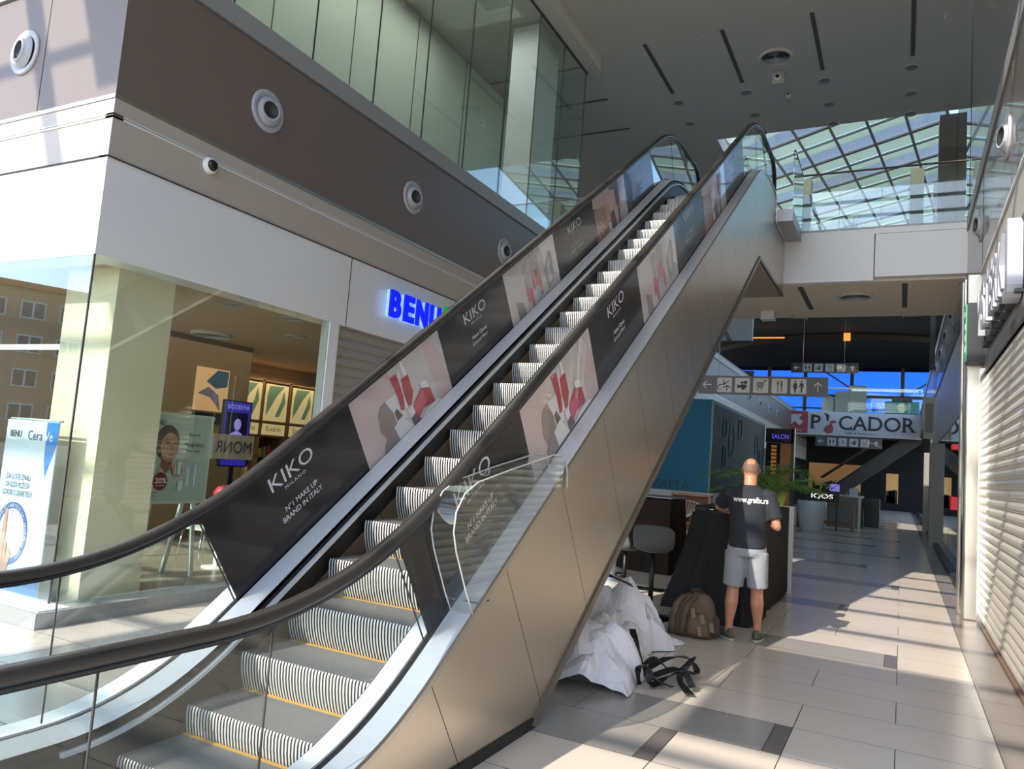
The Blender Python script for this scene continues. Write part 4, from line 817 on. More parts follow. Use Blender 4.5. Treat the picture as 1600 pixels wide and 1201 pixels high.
MB().text('MESTO SUSRETA', (-7.0 + .45, 17.885, 1.22), X_, Z_, .2, mat('teal_letters', '1b2d33', .5), width=2.1).build('lettering', ks)
m = MB(); m.box(-4.78, -3.87, 17.8, 17.86, 1.1, 1.15, wood); m.box(-4.78, -4.73, 17.6, 17.86, .28, 1.12, wood); m.box(-4.78, -3.87, 17.6, 17.86, 1.1, 1.14, wood); m.box(-4.78, -3.87, 17.6, 17.86, .45, .49, wood); m.box(-4.78, -3.87, 17.84, 17.86, .28, 1.12, mat('niche_back', '8a5e4a', .6)); m.box(-3.92, -3.87, 17.6, 17.86, 0.28, 1.12, wood); m.build('wooden_niche', ks)
st = root('model_wheel', (-4.3, 17.7, .5), 'white model wheel and small white objects in the wooden niche', 'ornament')
m = MB()
for k in range(12): q = math.pi * k / 11; m.tube([(-4.45, 17.7, .58), (-4.45 + .34 * math.sin(q), 17.7, .58 + .4 * abs(math.cos(q / 2)))], .006, white, 5)
m.tube([(-4.45 + .34 * math.sin(q), 17.7, .58 + .4 * abs(math.cos(q / 2))) for q in [math.pi * k / 11 for k in range(12)]], .009, white, 6); m.build('spokes', st)
MB().box(-4.68, -4.4, 17.63, 17.8, .49, .6, dark).build('base', st)
# left wall beyond: jewellery-like warm shop and violet sign
vs = root('violet_shop_sign', (-3.85, 26.4, 3.0), 'small violet lit letters above the narrow wooden doorway behind the teal kiosk', 'sign')
MB().box(-4.2, -3.3, 27.2, 27.3, 2.85, 3.35, mat('sign_black', '0d0d12', .5)).build('panel', vs); MB().text('SALON', (-4.0, 27.19, 3.0), X_, Z_, .16, mat('violet_glow', '6a5ae0', .4, emit=('6a5af0', .5)), width=.55).build('lettering', vs)
wd_ = root('wooden_doorway', (-3.6, 27.5, 0), 'tall warm wooden doorway panel behind the palm', 'doorway')
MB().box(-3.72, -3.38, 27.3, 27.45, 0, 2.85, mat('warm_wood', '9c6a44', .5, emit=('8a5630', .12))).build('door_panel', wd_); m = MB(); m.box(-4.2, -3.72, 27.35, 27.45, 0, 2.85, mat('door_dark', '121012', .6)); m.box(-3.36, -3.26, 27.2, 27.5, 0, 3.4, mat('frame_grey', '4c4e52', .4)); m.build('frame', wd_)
m = MB()
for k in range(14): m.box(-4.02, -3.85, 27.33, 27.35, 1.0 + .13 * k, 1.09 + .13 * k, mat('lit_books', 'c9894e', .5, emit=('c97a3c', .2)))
m.build('lit_slats', wd_)
# ------------------------------------------------------------------ draped tables
cb_ = mat('black_cloth', '131316', .85, bump=(7, .25)); cbr = mat('brown_cloth', '2a221e', .9, spec=.2)
def drape(name, x0, x1, y0, y1, zt, flare, mm, lab, cat, seed, amp=.03, nf=26, hem=.02, lift=None):
    r = root(name, ((x0 + x1) / 2, (y0 + y1) / 2, 0), lab, cat); rnd = random.Random(seed); N = 120; rings = []; per = 2 * ((x1 - x0) + (y1 - y0)); P0 = []
    for i in range(N):
        d = per * i / N; a, b = x1 - x0, y1 - y0
        if d < a: p = (x0 + d, y0, 0, -1)
        elif d < a + b: p = (x1, y0 + d - a, 1, 0)
        elif d < 2 * a + b: p = (x1 - (d - a - b), y1, 0, 1)
        else: p = (x0, y1 - (d - 2 * a - b), -1, 0)
        P0.append(p)
    ph = [rnd.uniform(0, 6) for _ in range(4)]; K = 9; vs = []
    for k in range(K + 1):
        t = k / K; ring = []
        for i, (x, y, nx, ny) in enumerate(P0):
            q = 2 * math.pi * i / N; w_ = amp * (math.sin(nf * q + ph[0]) + .5 * math.sin(nf * 1.7 * q + ph[1]) + .3 * math.sin(nf * .45 * q + ph[2])) * (t ** .7)
            fl_ = flare(x, y) * t ** 1.3; z = zt - (zt - hem - (lift(x, y) if lift else 0)) * t
            cx, cy = (x0 + x1) / 2, (y0 + y1) / 2; dl = math.hypot(x - cx, y - cy); ex, ey = (x - cx) / dl, (y - cy) / dl
            ring.append((x + nx * w_ + ex * fl_, y + ny * w_ + ey * fl_, z))
        vs += ring
    m = MB(); fs = [(k * N + i, k * N + (i + 1) % N, (k + 1) * N + (i + 1) % N, (k + 1) * N + i) for k in range(K) for i in range(N)]; m.add(vs, fs, mm, True); m.add(vs[:N], [tuple(range(N))], mm)
    m.build('cloth_drape', r); return r
drape('draped_table', -2.12, -1.42, 8.75, 9.5, 1.2, lambda x, y: .34 if (x < -1.9 and y < 9.2) else (.18 if x < -1.7 and y < 9.2 else .02), cb_, 'high table under a black cloth where the man leans', 'table', 3, .025, 14, lift=lambda x, y: .12 if x < -1.9 else .0)
dt = drape('draped_counter', -2.3, -1.46, 9.62, 11.88, 1.24, lambda x, y: .03, cb_, 'long counter under a pleated black cloth behind the man', 'counter', 9, .012, 60)
MB().box(-2.3, -1.40, 11.93, 12.0, 0, 1.25, tw).build('white_end_panel', dt)
drape('curtained_table', -4.05, -3.25, 12.0, 12.9, 1.17, lambda x, y: .05, cbr, 'high table with a dark brown pleated skirt and grey top', 'table', 5, .03, 34)
tag(MB().box(-4.07, -3.23, 11.98, 12.92, 1.19, 1.21, mat('grey_top', '6a6a6e', .4)).build('table_board'), 'grey board lying on the brown skirted table', 'board')
tag(MB().obox((-1.78, 8.78, 1.215), (.34, .05, 0), (-.05, .22, 0), (0, 0, .006), white).build('paper_sheet'), 'white paper sheet on the black draped table at the left hand of the man', 'paper')
pn = root('small_tool', (-2.05, 8.9, 1.21), 'small dark tool with chrome tips lying on the black table', 'tool'); MB().box(-2.12, -1.98, 8.85, 8.9, 1.215, 1.25, dark).build('body', pn, bevel=.006); MB().tube([(-1.98, 8.875, 1.235), (-1.9, 8.86, 1.235)], .01, chrome, 8).build('tip', pn)
# ------------------------------------------------------------------ bar stools
fab = mat('stool_fabric', '55585c', .85, bump=(40, .2)); sk_ = mat('stool_black', '17181a', .4, .3)
def stool(x, y, rz, s, lab):
    r = root('bar_stool', (x, y, 0), lab, 'stool', 'grey bar stools'); M_ = Matrix.Rotation(rz, 3, 'Z'); W_ = lambda a, b, c: Vector((x, y, 0)) + M_ @ Vector((a, b, c)) * s
    MB().lathe((x, y, 0), [(.24 * s, 0), (.24 * s, .012), (.06, .03), (.03, .06), (.0, .06)], sk_).build('base', r)
    MB().tube([(x, y, .03), (x, y, .76 * s)], .028, sk_, 14).build('pole', r)
    MB().tube([W_(-.16, -.0, .32), W_(-.14, -.14, .32), W_(.14, -.14, .32), W_(.16, 0, .32)], .011, sk_, 8).tube([W_(-.16, 0, .32), W_(.16, 0, .32)], .011, sk_, 8).build('footrest', r)
    m = MB(); m.ell(W_(0, .02, .76), (.2 * s, .2 * s, .05 * s), fab, 24, 8); m.build('seat', r)
    m = MB(); A = []; n = 20
    path = []
    for i in range(n + 1):
        q = math.radians(-195 + 210 * i / n); R_ = .205; e = math.sin(math.pi * i / n) ** .35
        path.append((W_(R_ * math.cos(q), .02 + R_ * math.sin(q), .78), (M_ @ Vector((math.cos(q), math.sin(q), 0))) * s, Z_ * s * (.35 + .65 * e)))
    m.sweep(path, [(-.02, -.02), (.015, -.02), (.03, .1), (.03, .23), (.01, .255), (-.012, .25), (-.015, .1)], fab); m.build('backrest', r)
stool(-2.47, 8.45, math.radians(8), 1.0, 'grey upholstered bar stool left of the black draped table')
stool(-3.17, 9.6, math.radians(-70), .8, 'second grey bar stool half hidden behind the escalator and white sheets')
# ------------------------------------------------------------------ palm behind the counter, planter, benches, far kiosk
lf = mat('palm_leaf', '4f7a34', .5, var=(5, .25)); lfd = mat('palm_leaf_dark', '2f5a2c', .5, var=(5, .2)); soil = mat('soil', '2b2019', .9)
def palm(r, o, n, L, seed, up=.75, spread=(0, 2 * math.pi), nl=22, lw=.022):
    rnd = random.Random(seed); o = Vector(o)
    for k in range(n):
        q = spread[0] + (spread[1] - spread[0]) * (k + rnd.uniform(-.3, .3)) / n; ln_ = L * rnd.uniform(.7, 1.1); u = up * rnd.uniform(.7, 1.25); d = Vector((math.cos(q), math.sin(q), 0)); m = MB(); P = []
        for i in range(13): t = i / 12; P.append(o + d * (ln_ * t * (.45 + .55 * t)) + Z_ * (ln_ * (u * 1.7 * t - (u * 1.1 + .1) * t * t)))
        m.tube(P, [.011 * (1 - .7 * i / 12) for i in range(13)], lf, 5)
        for i in range(2, 13):
            for f in (0, .5):
                if i == 12 and f: continue
                p = P[i].lerp(P[min(i + 1, 12)], f); t_ = (P[min(i + 1, 12)] - P[i - 1]).normalized()
                s_ = t_.cross(Z_).normalized(); l_ = ln_ * .34 * math.sin(math.pi * min(.97, (i + f) / 12.5)) + .04
                for sg_ in (-1, 1):
                    e = p + (s_ * sg_ * .8 + t_ * .75 + Z_ * rnd.uniform(-.35, .05)).normalized() * l_; mid = p.lerp(e, .45) + Z_ * .03; wv = t_ * lw * .5
                    m.add([p - wv * .4, p + wv * .4, mid + wv, mid - wv, e], [(0, 1, 2, 3), (3, 2, 4)], lf if rnd.random() < .7 else lfd)
        m.build('frond', r)
pl = root('potted_palm', (-1.85, 12.35, 0), 'bushy green palm standing behind the black draped counter', 'plant')
MB().lathe((-1.85, 12.35, 0), [(.2, 0), (.24, .9), (.25, 1.12), (.22, 1.12), (.2, 1.05), (0, 1.05)], mat('planter_black', '1b1b1d', .5)).lathe((-1.85, 12.35, 1.06), [(.21, 0), (0, .02)], soil).build('planter', pl)
palm(pl, (-1.85, 12.35, 1.08), 19, 1.05, 4, 1.05)
m = MB(); rnd = random.Random(8)
for k in range(36):
    q = rnd.uniform(0, 6.28); a = rnd.uniform(.02, .14); p = Vector((-1.78 + a * math.cos(q), 12.3 + a * math.sin(q), 1.08)); e = p + Vector((math.cos(q) * .14, math.sin(q) * .1, rnd.uniform(.3, .48))); m.add([p - X_ * .012, p + X_ * .012, e], [(0, 1, 2)], mat('bright_leaf', '9ac23c', .45))
m.build('young_leaves', pl)
p2_ = root('white_planter', (-2.62, 27.0, 0), 'large round white planter with a broad-leaved plant by the wooden bench', 'planter')
MB().lathe((-2.62, 27.0, 0), [(.3, 0), (.36, .12), (.44, .6), (.46, 1.0), (.43, 1.0), (.41, .9), (0, .9)], mat('planter_white', 'cdd5da', .4)).build('pot', p2_)
m = MB(); rnd = random.Random(2)
for k in range(26):
    q = rnd.uniform(0, 6.28); L_ = rnd.uniform(.4, 1.0); d = Vector((math.cos(q), math.sin(q), rnd.uniform(.3, 1.4))).normalized(); p = Vector((-2.62, 27.0, .9)); e = p + d * L_; sd = d.cross(Z_).normalized() * .1
    m.tube([p, e], .008, lfd, 4); m.add([e, e + d * .12 + sd, e + d * .34 - Z_ * .08, e + d * .12 - sd], [(0, 1, 2, 3)], lfd)
m.build('foliage', p2_)
iq = root('tobacco_sign', (-2.2, 28.6, 1.2), 'small white letters on a dark board behind the white planter', 'sign'); MB().box(-2.95, -1.9, 28.6, 28.66, .95, 1.35, black).build('board', iq)
for x in (-2.9, -2.0): MB().box(x, x + .05, 28.6, 28.65, 0, .95, black).build('leg', iq)
MB().text('IQOS', (-2.8, 28.58, 1.08), X_, Z_, .15, mat('white_glow', 'ffffff', .5, emit=('ffffff', 1.0)), width=.7).build('lettering', iq)
bn_ = root('wooden_bench', (-2.4, 28.6, 0), 'long low wooden bench frame behind the white planter', 'bench'); bw_ = mat('bench_wood', '6f5c48', .55)
m = MB(); m.box(-3.3, -1.45, 28.75, 29.2, .86, .92, bw_); m.build('top', bn_)
for x in (-3.28, -1.52): MB().box(x, x + .09, 28.75, 29.2, 0, .86, bw_).build('leg', bn_)
MB().box(-3.2, -1.5, 28.95, 29.0, .2, .32, bw_).build('stretcher', bn_)
kk = root('sales_kiosk', (-1.6, 33, 0), 'grey sales kiosk with a lilac screen in the middle of the dark corridor', 'kiosk')
MB().box(-2.5, -1.35, 31.3, 34, 0, 1.15, mat('kiosk_grey', '6c6f70', .5)).box(-2.52, -1.33, 31.28, 34.02, 1.15, 1.19, tw).build('counter', kk); MB().box(-1.3, -.75, 33.2, 34.2, 0, 1.12, mat('kiosk_dark', '1b2124', .5)).build('dark_panel', kk); MB().box(-1.42, -1.33, 31.2, 31.28, 0, 1.2, tw).build('corner_post', kk)
tag(MB().box(-2.45, -2.1, 31.5, 31.55, 1.19, 1.6, mat('lilac_screen', '7a70b8', .4, emit=('7a70c8', .5))).build('lilac_screen'), 'lilac lit screen standing on the far grey kiosk', 'screen')
tag(MB().box(-1.75, -1.45, 31.5, 31.7, 1.19, 1.48, mat('pale_box', 'a9bcc8', .5)).build('carton'), 'pale carton standing on the far grey kiosk', 'box')
# far escalator (dark) and warm shop fronts
fe = root('far_escalator', (-2, 44, 0), 'dark escalator climbing to the left gallery at the far end, seen in shadow', 'escalator')
fe['label'] = 'second escalator, dark and far away at the end of the corridor'
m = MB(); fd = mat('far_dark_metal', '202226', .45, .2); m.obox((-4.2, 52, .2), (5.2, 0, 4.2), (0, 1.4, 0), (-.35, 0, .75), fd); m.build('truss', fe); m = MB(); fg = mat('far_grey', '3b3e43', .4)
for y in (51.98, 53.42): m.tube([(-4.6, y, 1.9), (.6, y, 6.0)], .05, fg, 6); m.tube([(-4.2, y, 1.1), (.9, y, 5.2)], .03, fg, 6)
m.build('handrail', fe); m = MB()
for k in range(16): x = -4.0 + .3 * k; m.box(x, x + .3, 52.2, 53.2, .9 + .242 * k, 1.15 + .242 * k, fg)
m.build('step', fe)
for (x0, x1, z0, z1, lab, c_) in ((-5.6, -2.4, .9, 2.9, 'warm lit shop window at the far end on the left', 'c08a52'), (-.9, -.2, .6, 2.5, 'narrow warm lit shop window at the far end on the right', 'c99a5e')):
    r = root('lit_shop_window', ((x0 + x1) / 2, 55, z0), lab, 'shop window'); MB().box(x0, x1, 55, 55.1, z0, z1, mat('warm_window_' + c_, c_, .6, emit=(c_, .1))).build('lit_pane', r)
    m = MB(); rnd = random.Random(int(x1 * 10))
    for k in range(10): x = rnd.uniform(x0, x1 - .3); z = z0 + rnd.uniform(0, .8); m.box(x, x + rnd.uniform(.1, .4), 54.9, 55, z0, z + .1, mat('display_dark', '1a1412', .7))
    m.build('display_items', r)
# upper gallery furniture seen past the far bridge
for nm, x, w_, z, h, c_, lab in (('grey_cabinet', -2.8, 1.1, 6.1, 2.2, '8f969c', 'tall grey cabinet on the far upper floor'), ('grey_cabinet', -3.75, .85, 6.1, 1.8, 'a4adb4', 'shorter pale cabinet left of the tall one on the far upper floor'), ('white_vat', -4.6, .8, 6.1, 1.5, 'b4b6b4', 'round-topped white vat on the far upper floor')):
    r = root(nm, (x, 56, z), lab, 'cabinet'); m = MB(); q_ = mat('cab_' + c_, c_, .5)
    if nm == 'white_vat': m.lathe((x, 56, z), [(.4, 0), (.42, .9), (.38, 1.25), (.2, 1.45), (0, 1.5)], q_); m.build('body', r)
    else: m.box(x - w_ / 2, x + w_ / 2, 55.7, 56.3, z, z + h, q_); m.build('body', r, bevel=.03); MB().box(x - w_ / 2 + .06, x + w_ / 2 - .06, 55.68, 55.7, z + .1, z + h - .1, mat('cab_door', '9aa2a8', .5)).build('door', r)
tv = root('teal_machine', (-.2, 55, 6.1), 'teal vehicle front with a round emblem on the far upper floor', 'vehicle')
m = MB(); m.box(-1.1, .9, 55, 56.5, 6.4, 7.2, mat('teal_body', '1c7f8c', .35)); m.box(-.7, .5, 55.2, 56.3, 7.2, 7.55, dark); m.build('body', tv, bevel=.05); MB().lathe((-.1, 54.98, 6.8), [(0, .03), (.26, .03), (.3, 0)], mat('emblem', 'c9d0a8', .4), -Y_).build('round_emblem', tv); MB().box(-.6, .4, 54.95, 55, 6.15, 6.4, dark).build('bumper', tv)
MB().box(-10, 3, 54.8, 59.8, 5.95, 6.1, dark).build('floor_upper.002', kind='structure')
# red fire boxes
for z0, z1, lab, nm in ((1.32, 1.56, 'red fire call box on the right wall beyond the steel column', 'fire_call_box'), (2.42, 2.52, 'small red alarm light high on the right wall beyond the steel column', 'alarm_light')):
    r = root(nm, (.8, 16.2, z0), lab, 'fire alarm'); rd_ = mat('fire_red', 'd81626', .35, emit=('d81626', .15)); MB().box(.80, .925, 16.05, 16.35, z0, z1, rd_).build('housing', r, bevel=.01)
    if nm == 'fire_call_box': MB().box(.79, .80, 16.12, 16.28, z0 + .06, z1 - .06, mat('fire_dark', '8a0d18', .4)).build('press_plate', r)
# framed projecting sign on the right
pj_ = root('projecting_sign', (.8, 27, 3.2), 'pale upright sign board on the right shopfront fascia far ahead', 'sign'); MB().box(.55, .86, 26.5, 26.56, 3.2, 4.5, mat('pale_sign', 'a5a79a', .5)).build('panel', pj_); MB().box(.60, .8, 26.48, 26.5, 3.4, 4.3, mat('pale_sign_ink', '77796e', .5)).build('printed_mark', pj_)
for X0, lab in ((-1.05, 'spiky fan palm in a dark pot on the upper floor behind the glass railing'), (-1.98, 'second spiky palm on the upper floor, beside the escalator head')):
    r = root('potted_palm', (X0, 17.0, 6.15), lab, 'plant'); MB().lathe((X0, 17.0, 6.15), [(.16, 0), (.2, .4), (.17, .4), (.16, .34), (0, .34)], mat('planter_black', '1b1b1d', .5)).build('planter', r)
    m = MB(); rnd = random.Random(int(X0 * 100)); o = Vector((X0, 17.0, 6.75)); m.tube([(X0, 17, 6.45), o], .03, soil, 6)
    for k in range(70):
        q, e = rnd.uniform(0, 6.283), rnd.uniform(-.35, 1.4); d = Vector((math.cos(q) * math.cos(e), math.sin(q) * math.cos(e), math.sin(e))); sd = d.cross(Z_).normalized() * .014; m.add([o, o + d * .22 + sd, o + d * rnd.uniform(.42, .62), o + d * .22 - sd], [(0, 1, 2, 3)], lfd)
    m.build('foliage', r)
# ------------------------------------------------------------------ backpack
bp = root('backpack', (-1.86, 7.9, 0), 'brown backpack leaning against the black cloth beside the man', 'backpack'); bpk = mat('backpack_brown', '5f4e40', .85, bump=(14, .5), var=(6, .2)); bpd = mat('backpack_dark', '3c322b', .85, bump=(20, .3))
B = lambda a, b, c: Vector((-1.86 + a, 7.9 + b, c))
def sup(m, levels, c, n=28, mm=None, e=3.0):
    vs = []
    for (z, rx, ry, dx, dy) in levels:
        for i in range(n):
            q = 2 * math.pi * i / n; k = (abs(math.cos(q)) ** e + abs(math.sin(q)) ** e) ** (-1 / e); vs.append(c(dx + rx * k * math.cos(q), dy + ry * k * math.sin(q), z))
    K = len(levels); fs = [(k * n + i, k * n + (i + 1) % n, (k + 1) * n + (i + 1) % n, (k + 1) * n + i) for k in range(K - 1) for i in range(n)] + [tuple(range(n))[::-1], tuple(range((K - 1) * n, K * n))]
    return m.add(vs, fs, mm, True)
sup(MB(), [(0, .19, .10, 0, 0), (.03, .225, .13, 0, 0), (.12, .235, .14, 0, 0), (.24, .215, .13, .01, .02), (.34, .175, .11, .02, .05), (.40, .12, .08, .03, .07), (.43, .05, .04, .03, .08)], B, mm=bpk).build('main_bag', bp)
sup(MB(), [(.04, .09, .03, .09, -.15), (.07, .105, .05, .09, -.15), (.19, .1, .05, .09, -.14), (.25, .07, .03, .09, -.12)], B, mm=bpk).build('front_pocket', bp)
sup(MB(), [(.04, .05, .06, .23, -.02), (.08, .06, .07, .23, -.02), (.2, .05, .06, .22, 0), (.24, .03, .04, .21, .01)], B, mm=bpd).build('side_pocket', bp)
m = MB()
for a in (-.15, -.04):
    P = [B(a + .07, -.03, .40), B(a + .02, -.13, .33), B(a - .01, -.17, .2), B(a - .02, -.17, .08), B(a - .03, -.13, .02)]; m.sweep([(p, X_, Vector((0, -.5, .5))) for p in P], [(-.028, -.012), (.028, -.012), (.028, .014), (-.028, .014)], bpk)
m.build('shoulder_strap', bp); MB().tube([B(-.02, .02, .41), B(-.01, -.01, .46), B(.05, .02, .465), B(.08, .06, .42)], .013, bpd, 8).build('top_handle', bp)
m = MB()
for a, c_, z in ((.12, -.20, .26), (.02, -.17, .3), (.2, -.13, .18), (.1, -.205, .14)): m.obox(B(a, c_, z), (.04, 0, 0), (0, -.012, 0), (.015, 0, -.09), mat('strap_tan', '7d6a55', .8))
m.build('compression_strap', bp)
# ------------------------------------------------------------------ crumpled white sheets + straps
sheet = mat('vinyl_sheet', 'd6d6df', .42, coat=.2)
def sheet_mesh(name, pts, seed, lab, nx=30, ny=24, amp=.07, sc=3.2, par=None):
    # pts: 4 corners base outline + height function through bilinear patch with ridge folds
    m = MB(); rnd = random.Random(seed); ofs = Vector((rnd.uniform(0, 50), rnd.uniform(0, 50), 0)); vs = []
    a, b, c, d, hf = pts
    for j in range(ny + 1):
        for i in range(nx + 1):
            u, v = i / nx, j / ny; p = (Vector(a) * (1 - u) + Vector(b) * u) * (1 - v) + (Vector(d) * (1 - u) + Vector(c) * u) * v
            h = hf(u, v); q = Vector((p.x, p.y, 0)) * sc + ofs
            dd, pp = noise.voronoi(q); d2_, _p = noise.voronoi(q * 2.3 + Vector((3, 1, 0))); f = .9 - 1.1 * dd[0] + .25 * (dd[1] - dd[0]) - .35 * d2_[0]; g = noise.noise(q * .7)
            z = h + amp * (abs(g) * 1.2 + f * 1.9 - .6) * min(1, h * 6 + .15); sx = noise.noise(q * 1.1 + Vector((9, 0, 0))) * amp * 1.2; sy = noise.noise(q * 1.1 + Vector((0, 9, 0))) * amp * 1.2
            vs.append((p.x + sx, p.y + sy, max(.006, z)))
    W_ = nx + 1; fs = []
    for j in range(ny):
        for i in range(nx):
            k = j * W_ + i
            fs += [(k, k + 1, k + W_), (k + 1, k + W_ + 1, k + W_)] if (i + j) % 2 else [(k, k + 1, k + W_ + 1), (k, k + W_ + 1, k + W_)]
    m.add(vs, fs, sheet); o = m.build(name); tag(o, lab, 'sheet', None)
    md = o.modifiers.new('thick', 'SOLIDIFY'); md.thickness = .003
    return o
bump_ = lambda u, v, h, u0=.5, v0=.5, w_=.32: h * math.exp(-((u - u0) ** 2 + (v - v0) ** 2) / (2 * w_ * w_))
sheet_mesh('crumpled_sheet', ((-2.66, 6.3, 0), (-1.93, 6.45, 0), (-1.85, 7.5, 0), (-2.75, 7.6, 0), lambda u, v: .0 + .62 * (math.sin(math.pi * min(1, max(0, u * 1.0))) ** .6) * (math.sin(math.pi * v) ** .5) * (1.1 - .5 * u)), 11, 'large heap of crumpled white sheet under the escalator, back part', 24, 22, .13, 4.0)
sheet_mesh('crumpled_sheet', ((-2.38, 5.30, 0), (-1.72, 5.47, 0), (-1.86, 6.3, 0), (-2.5, 6.35, 0), lambda u, v: .42 * (math.sin(math.pi * u) ** .7) * (math.sin(math.pi * min(1, v * .85 + .02)) ** .6)), 23, 'front white sheet with a smooth pointed corner lying on the floor under the escalator', 20, 18, .075, 3.4)
stp = mat('black_webbing', '111216', .45)
def ribbon(name, P, w_, lab, grp=None, th=.004):
    P = [Vector(p) for p in P]; m = MB(); path = []
    Q = []
    for i in range(len(P) - 1):
        for k in range(5):
            t = k / 5; a = P[max(i - 1, 0)]; b = P[i]; c = P[i + 1]; d = P[min(i + 2, len(P) - 1)]
            Q.append(.5 * ((2 * b) + (c - a) * t + (2 * a - 5 * b + 4 * c - d) * t * t + (3 * b - a - 3 * c + d) * t ** 3))
    Q.append(P[-1])
    for i, p in enumerate(Q):
        t = (Q[min(i + 1, len(Q) - 1)] - Q[max(i - 1, 0)]).normalized(); s_ = Z_.cross(t); s_ = s_.normalized() if s_.length > .15 else X_; tw_ = .5 * math.sin(i * .5); s2 = (s_ * math.cos(tw_) + t.cross(s_) * math.sin(tw_)).normalized(); path.append((p, s2, t.cross(s2)))
    m.sweep(path, [(-w_ / 2, -th), (w_ / 2, -th), (w_ / 2, th), (-w_ / 2, th)], stp, smooth=False); o = m.build(name); tag(o, lab, 'strap', grp); return o
ribbon('webbing_strap', [(-1.98, 6.30, .30), (-1.92, 6.2, .24), (-1.86, 6.12, .15), (-1.8, 6.02, .08), (-1.66, 5.9, .04), (-1.5, 5.85, .03)], .055, 'black strap coming down from the heap of white sheets')
ribbon('webbing_strap', [(-1.96, 5.98, .14), (-1.88, 5.95, .06), (-1.78, 5.9, .10), (-1.7, 6.05, .16), (-1.6, 6.2, .05), (-1.5, 6.3, .12), (-1.44, 6.2, .18), (-1.5, 6.05, .06), (-1.4, 5.85, .03), (-1.34, 5.76, .03)], .05, 'longest black strap, looping to the right tip on the floor')
ribbon('webbing_strap', [(-1.78, 6.12, .05), (-1.68, 6.25, .12), (-1.52, 6.36, .14), (-1.42, 6.28, .05), (-1.55, 6.1, .1), (-1.7, 5.9, .05), (-1.66, 5.8, .11), (-1.58, 5.82, .03)], .05, 'tangled black strap in the middle of the pile')
ribbon('webbing_strap', [(-1.72, 5.72, .03), (-1.74, 5.74, .14), (-1.68, 5.78, .16), (-1.64, 5.75, .04), (-1.58, 5.95, .06), (-1.46, 5.98, .12), (-1.36, 5.9, .04)], .05, 'short black strap with an upright loop nearest the camera')
ribbon('webbing_strap', [(-2.62, 6.75, .63), (-2.4, 6.7, .66), (-2.12, 6.66, .60)], .07, 'flat black strap lying across the top of the heap of sheets')
# ------------------------------------------------------------------ apartment building outside, mirrored in the shop window
ab = root('apartment_building', (-72, -34, 0), 'brown brick apartment block outside, mirrored in the left shop window', 'building')
brk = mat('brick_brown', 'b8957c', .8, var=(.5, .1)); wpn = mat('window_frame_white', 'd0d4d6', .5); wg = mat('window_dark', '3a4552', .2)
A0 = Vector((-84, 6, 0)); A1 = Vector((-60, -62, 0)); ax_ = (A1 - A0).normalized(); nn_ = Vector((ax_.y, -ax_.x, 0));
if nn_.x < 0: nn_ = -nn_
m = MB(); m.obox(A0 - nn_ * 10, A1 - A0, nn_ * 10, Z_ * 13.6, brk); m.obox(A0 - nn_ * 10.3, A1 - A0, nn_ * 10.9, Z_ * .01, brk); m.build('wall', ab)
m = MB(); m.obox(A0 - nn_ * 10.3 + Z_ * 13.6, A1 - A0, nn_ * 11, Z_ * .5, mat('roof_edge', '9a5a3a', .8)); m.build('roof_edge', ab)
L_ = (A1 - A0).length; n_ = 0
for fl_ in range(4):
    for k in range(22):
        p = A0 + ax_ * (2 + k * 3.1) + nn_ * .02 + Z_ * (1.6 + 3.1 * fl_); w_ = MB(); w_.obox(p, ax_ * 2.0, nn_ * .08, Z_ * 1.6, wpn); w_.obox(p + ax_ * .12 + Z_ * .12 + nn_ * .08, ax_ * .8, nn_ * .02, Z_ * 1.36, wg); w_.obox(p + ax_ * 1.08 + Z_ * .12 + nn_ * .08, ax_ * .8, nn_ * .02, Z_ * 1.36, wg); w_.build('window', ab)
tag(MB().box(-160, 60, -120, -14, -.3, -.05, mat('asphalt', '77756f', .9)).build('ground'), kind='structure')
tag(MB().box(-160, -30, -14, 120, -.3, -.05, mat('asphalt', '77756f', .9)).build('ground'), kind='structure')
# ================================================================== man seen from behind
man = root('person', (-1.38, 8.05, 0), 'man in dark T-shirt and grey shorts leaning over the black draped table', 'person')
FA = math.radians(8); fw = Vector((-math.sin(FA), math.cos(FA), 0)); rt = Vector((math.cos(FA), math.sin(FA), 0)); O_ = Vector((-1.38, 8.05, 0)); SC = 1.03
Lc = lambda r, f, z: O_ + rt * (r * SC) + fw * (f * SC) + Z_ * (z * SC)
skin = mat('skin', 'aa765c', .5, bump=(30, .05)); shirt = mat('shirt_navy', '1a1f28', .85, bump=(6, .8)); shorts = mat('shorts_grey', '84878f', .85, bump=(8, 1.0)); hairm = mat('hair_shaved', '6a5448', .7, bump=(90, .4)); shoe = mat('shoe_olive', '4c4f44', .7, bump=(20, .3)); sole = mat('shoe_sole', '9a9a8c', .6)
def rings(m, R_, q, n=24):  # R_: (r,f,z, rx, ry[, tilt])
    vs = []
    for c in R_:
        r, f, z, a, b = c[:5]
        for i in range(n): t = 2 * math.pi * i / n; vs.append(Lc(r + a * math.cos(t), f + b * math.sin(t), z))
    K = len(R_); return m.add(vs, [(k * n + i, k * n + (i + 1) % n, (k + 1) * n + (i + 1) % n, (k + 1) * n + i) for k in range(K - 1) for i in range(n)] + [tuple(range(n))[::-1], tuple(range((K - 1) * n, K * n))], q, True)
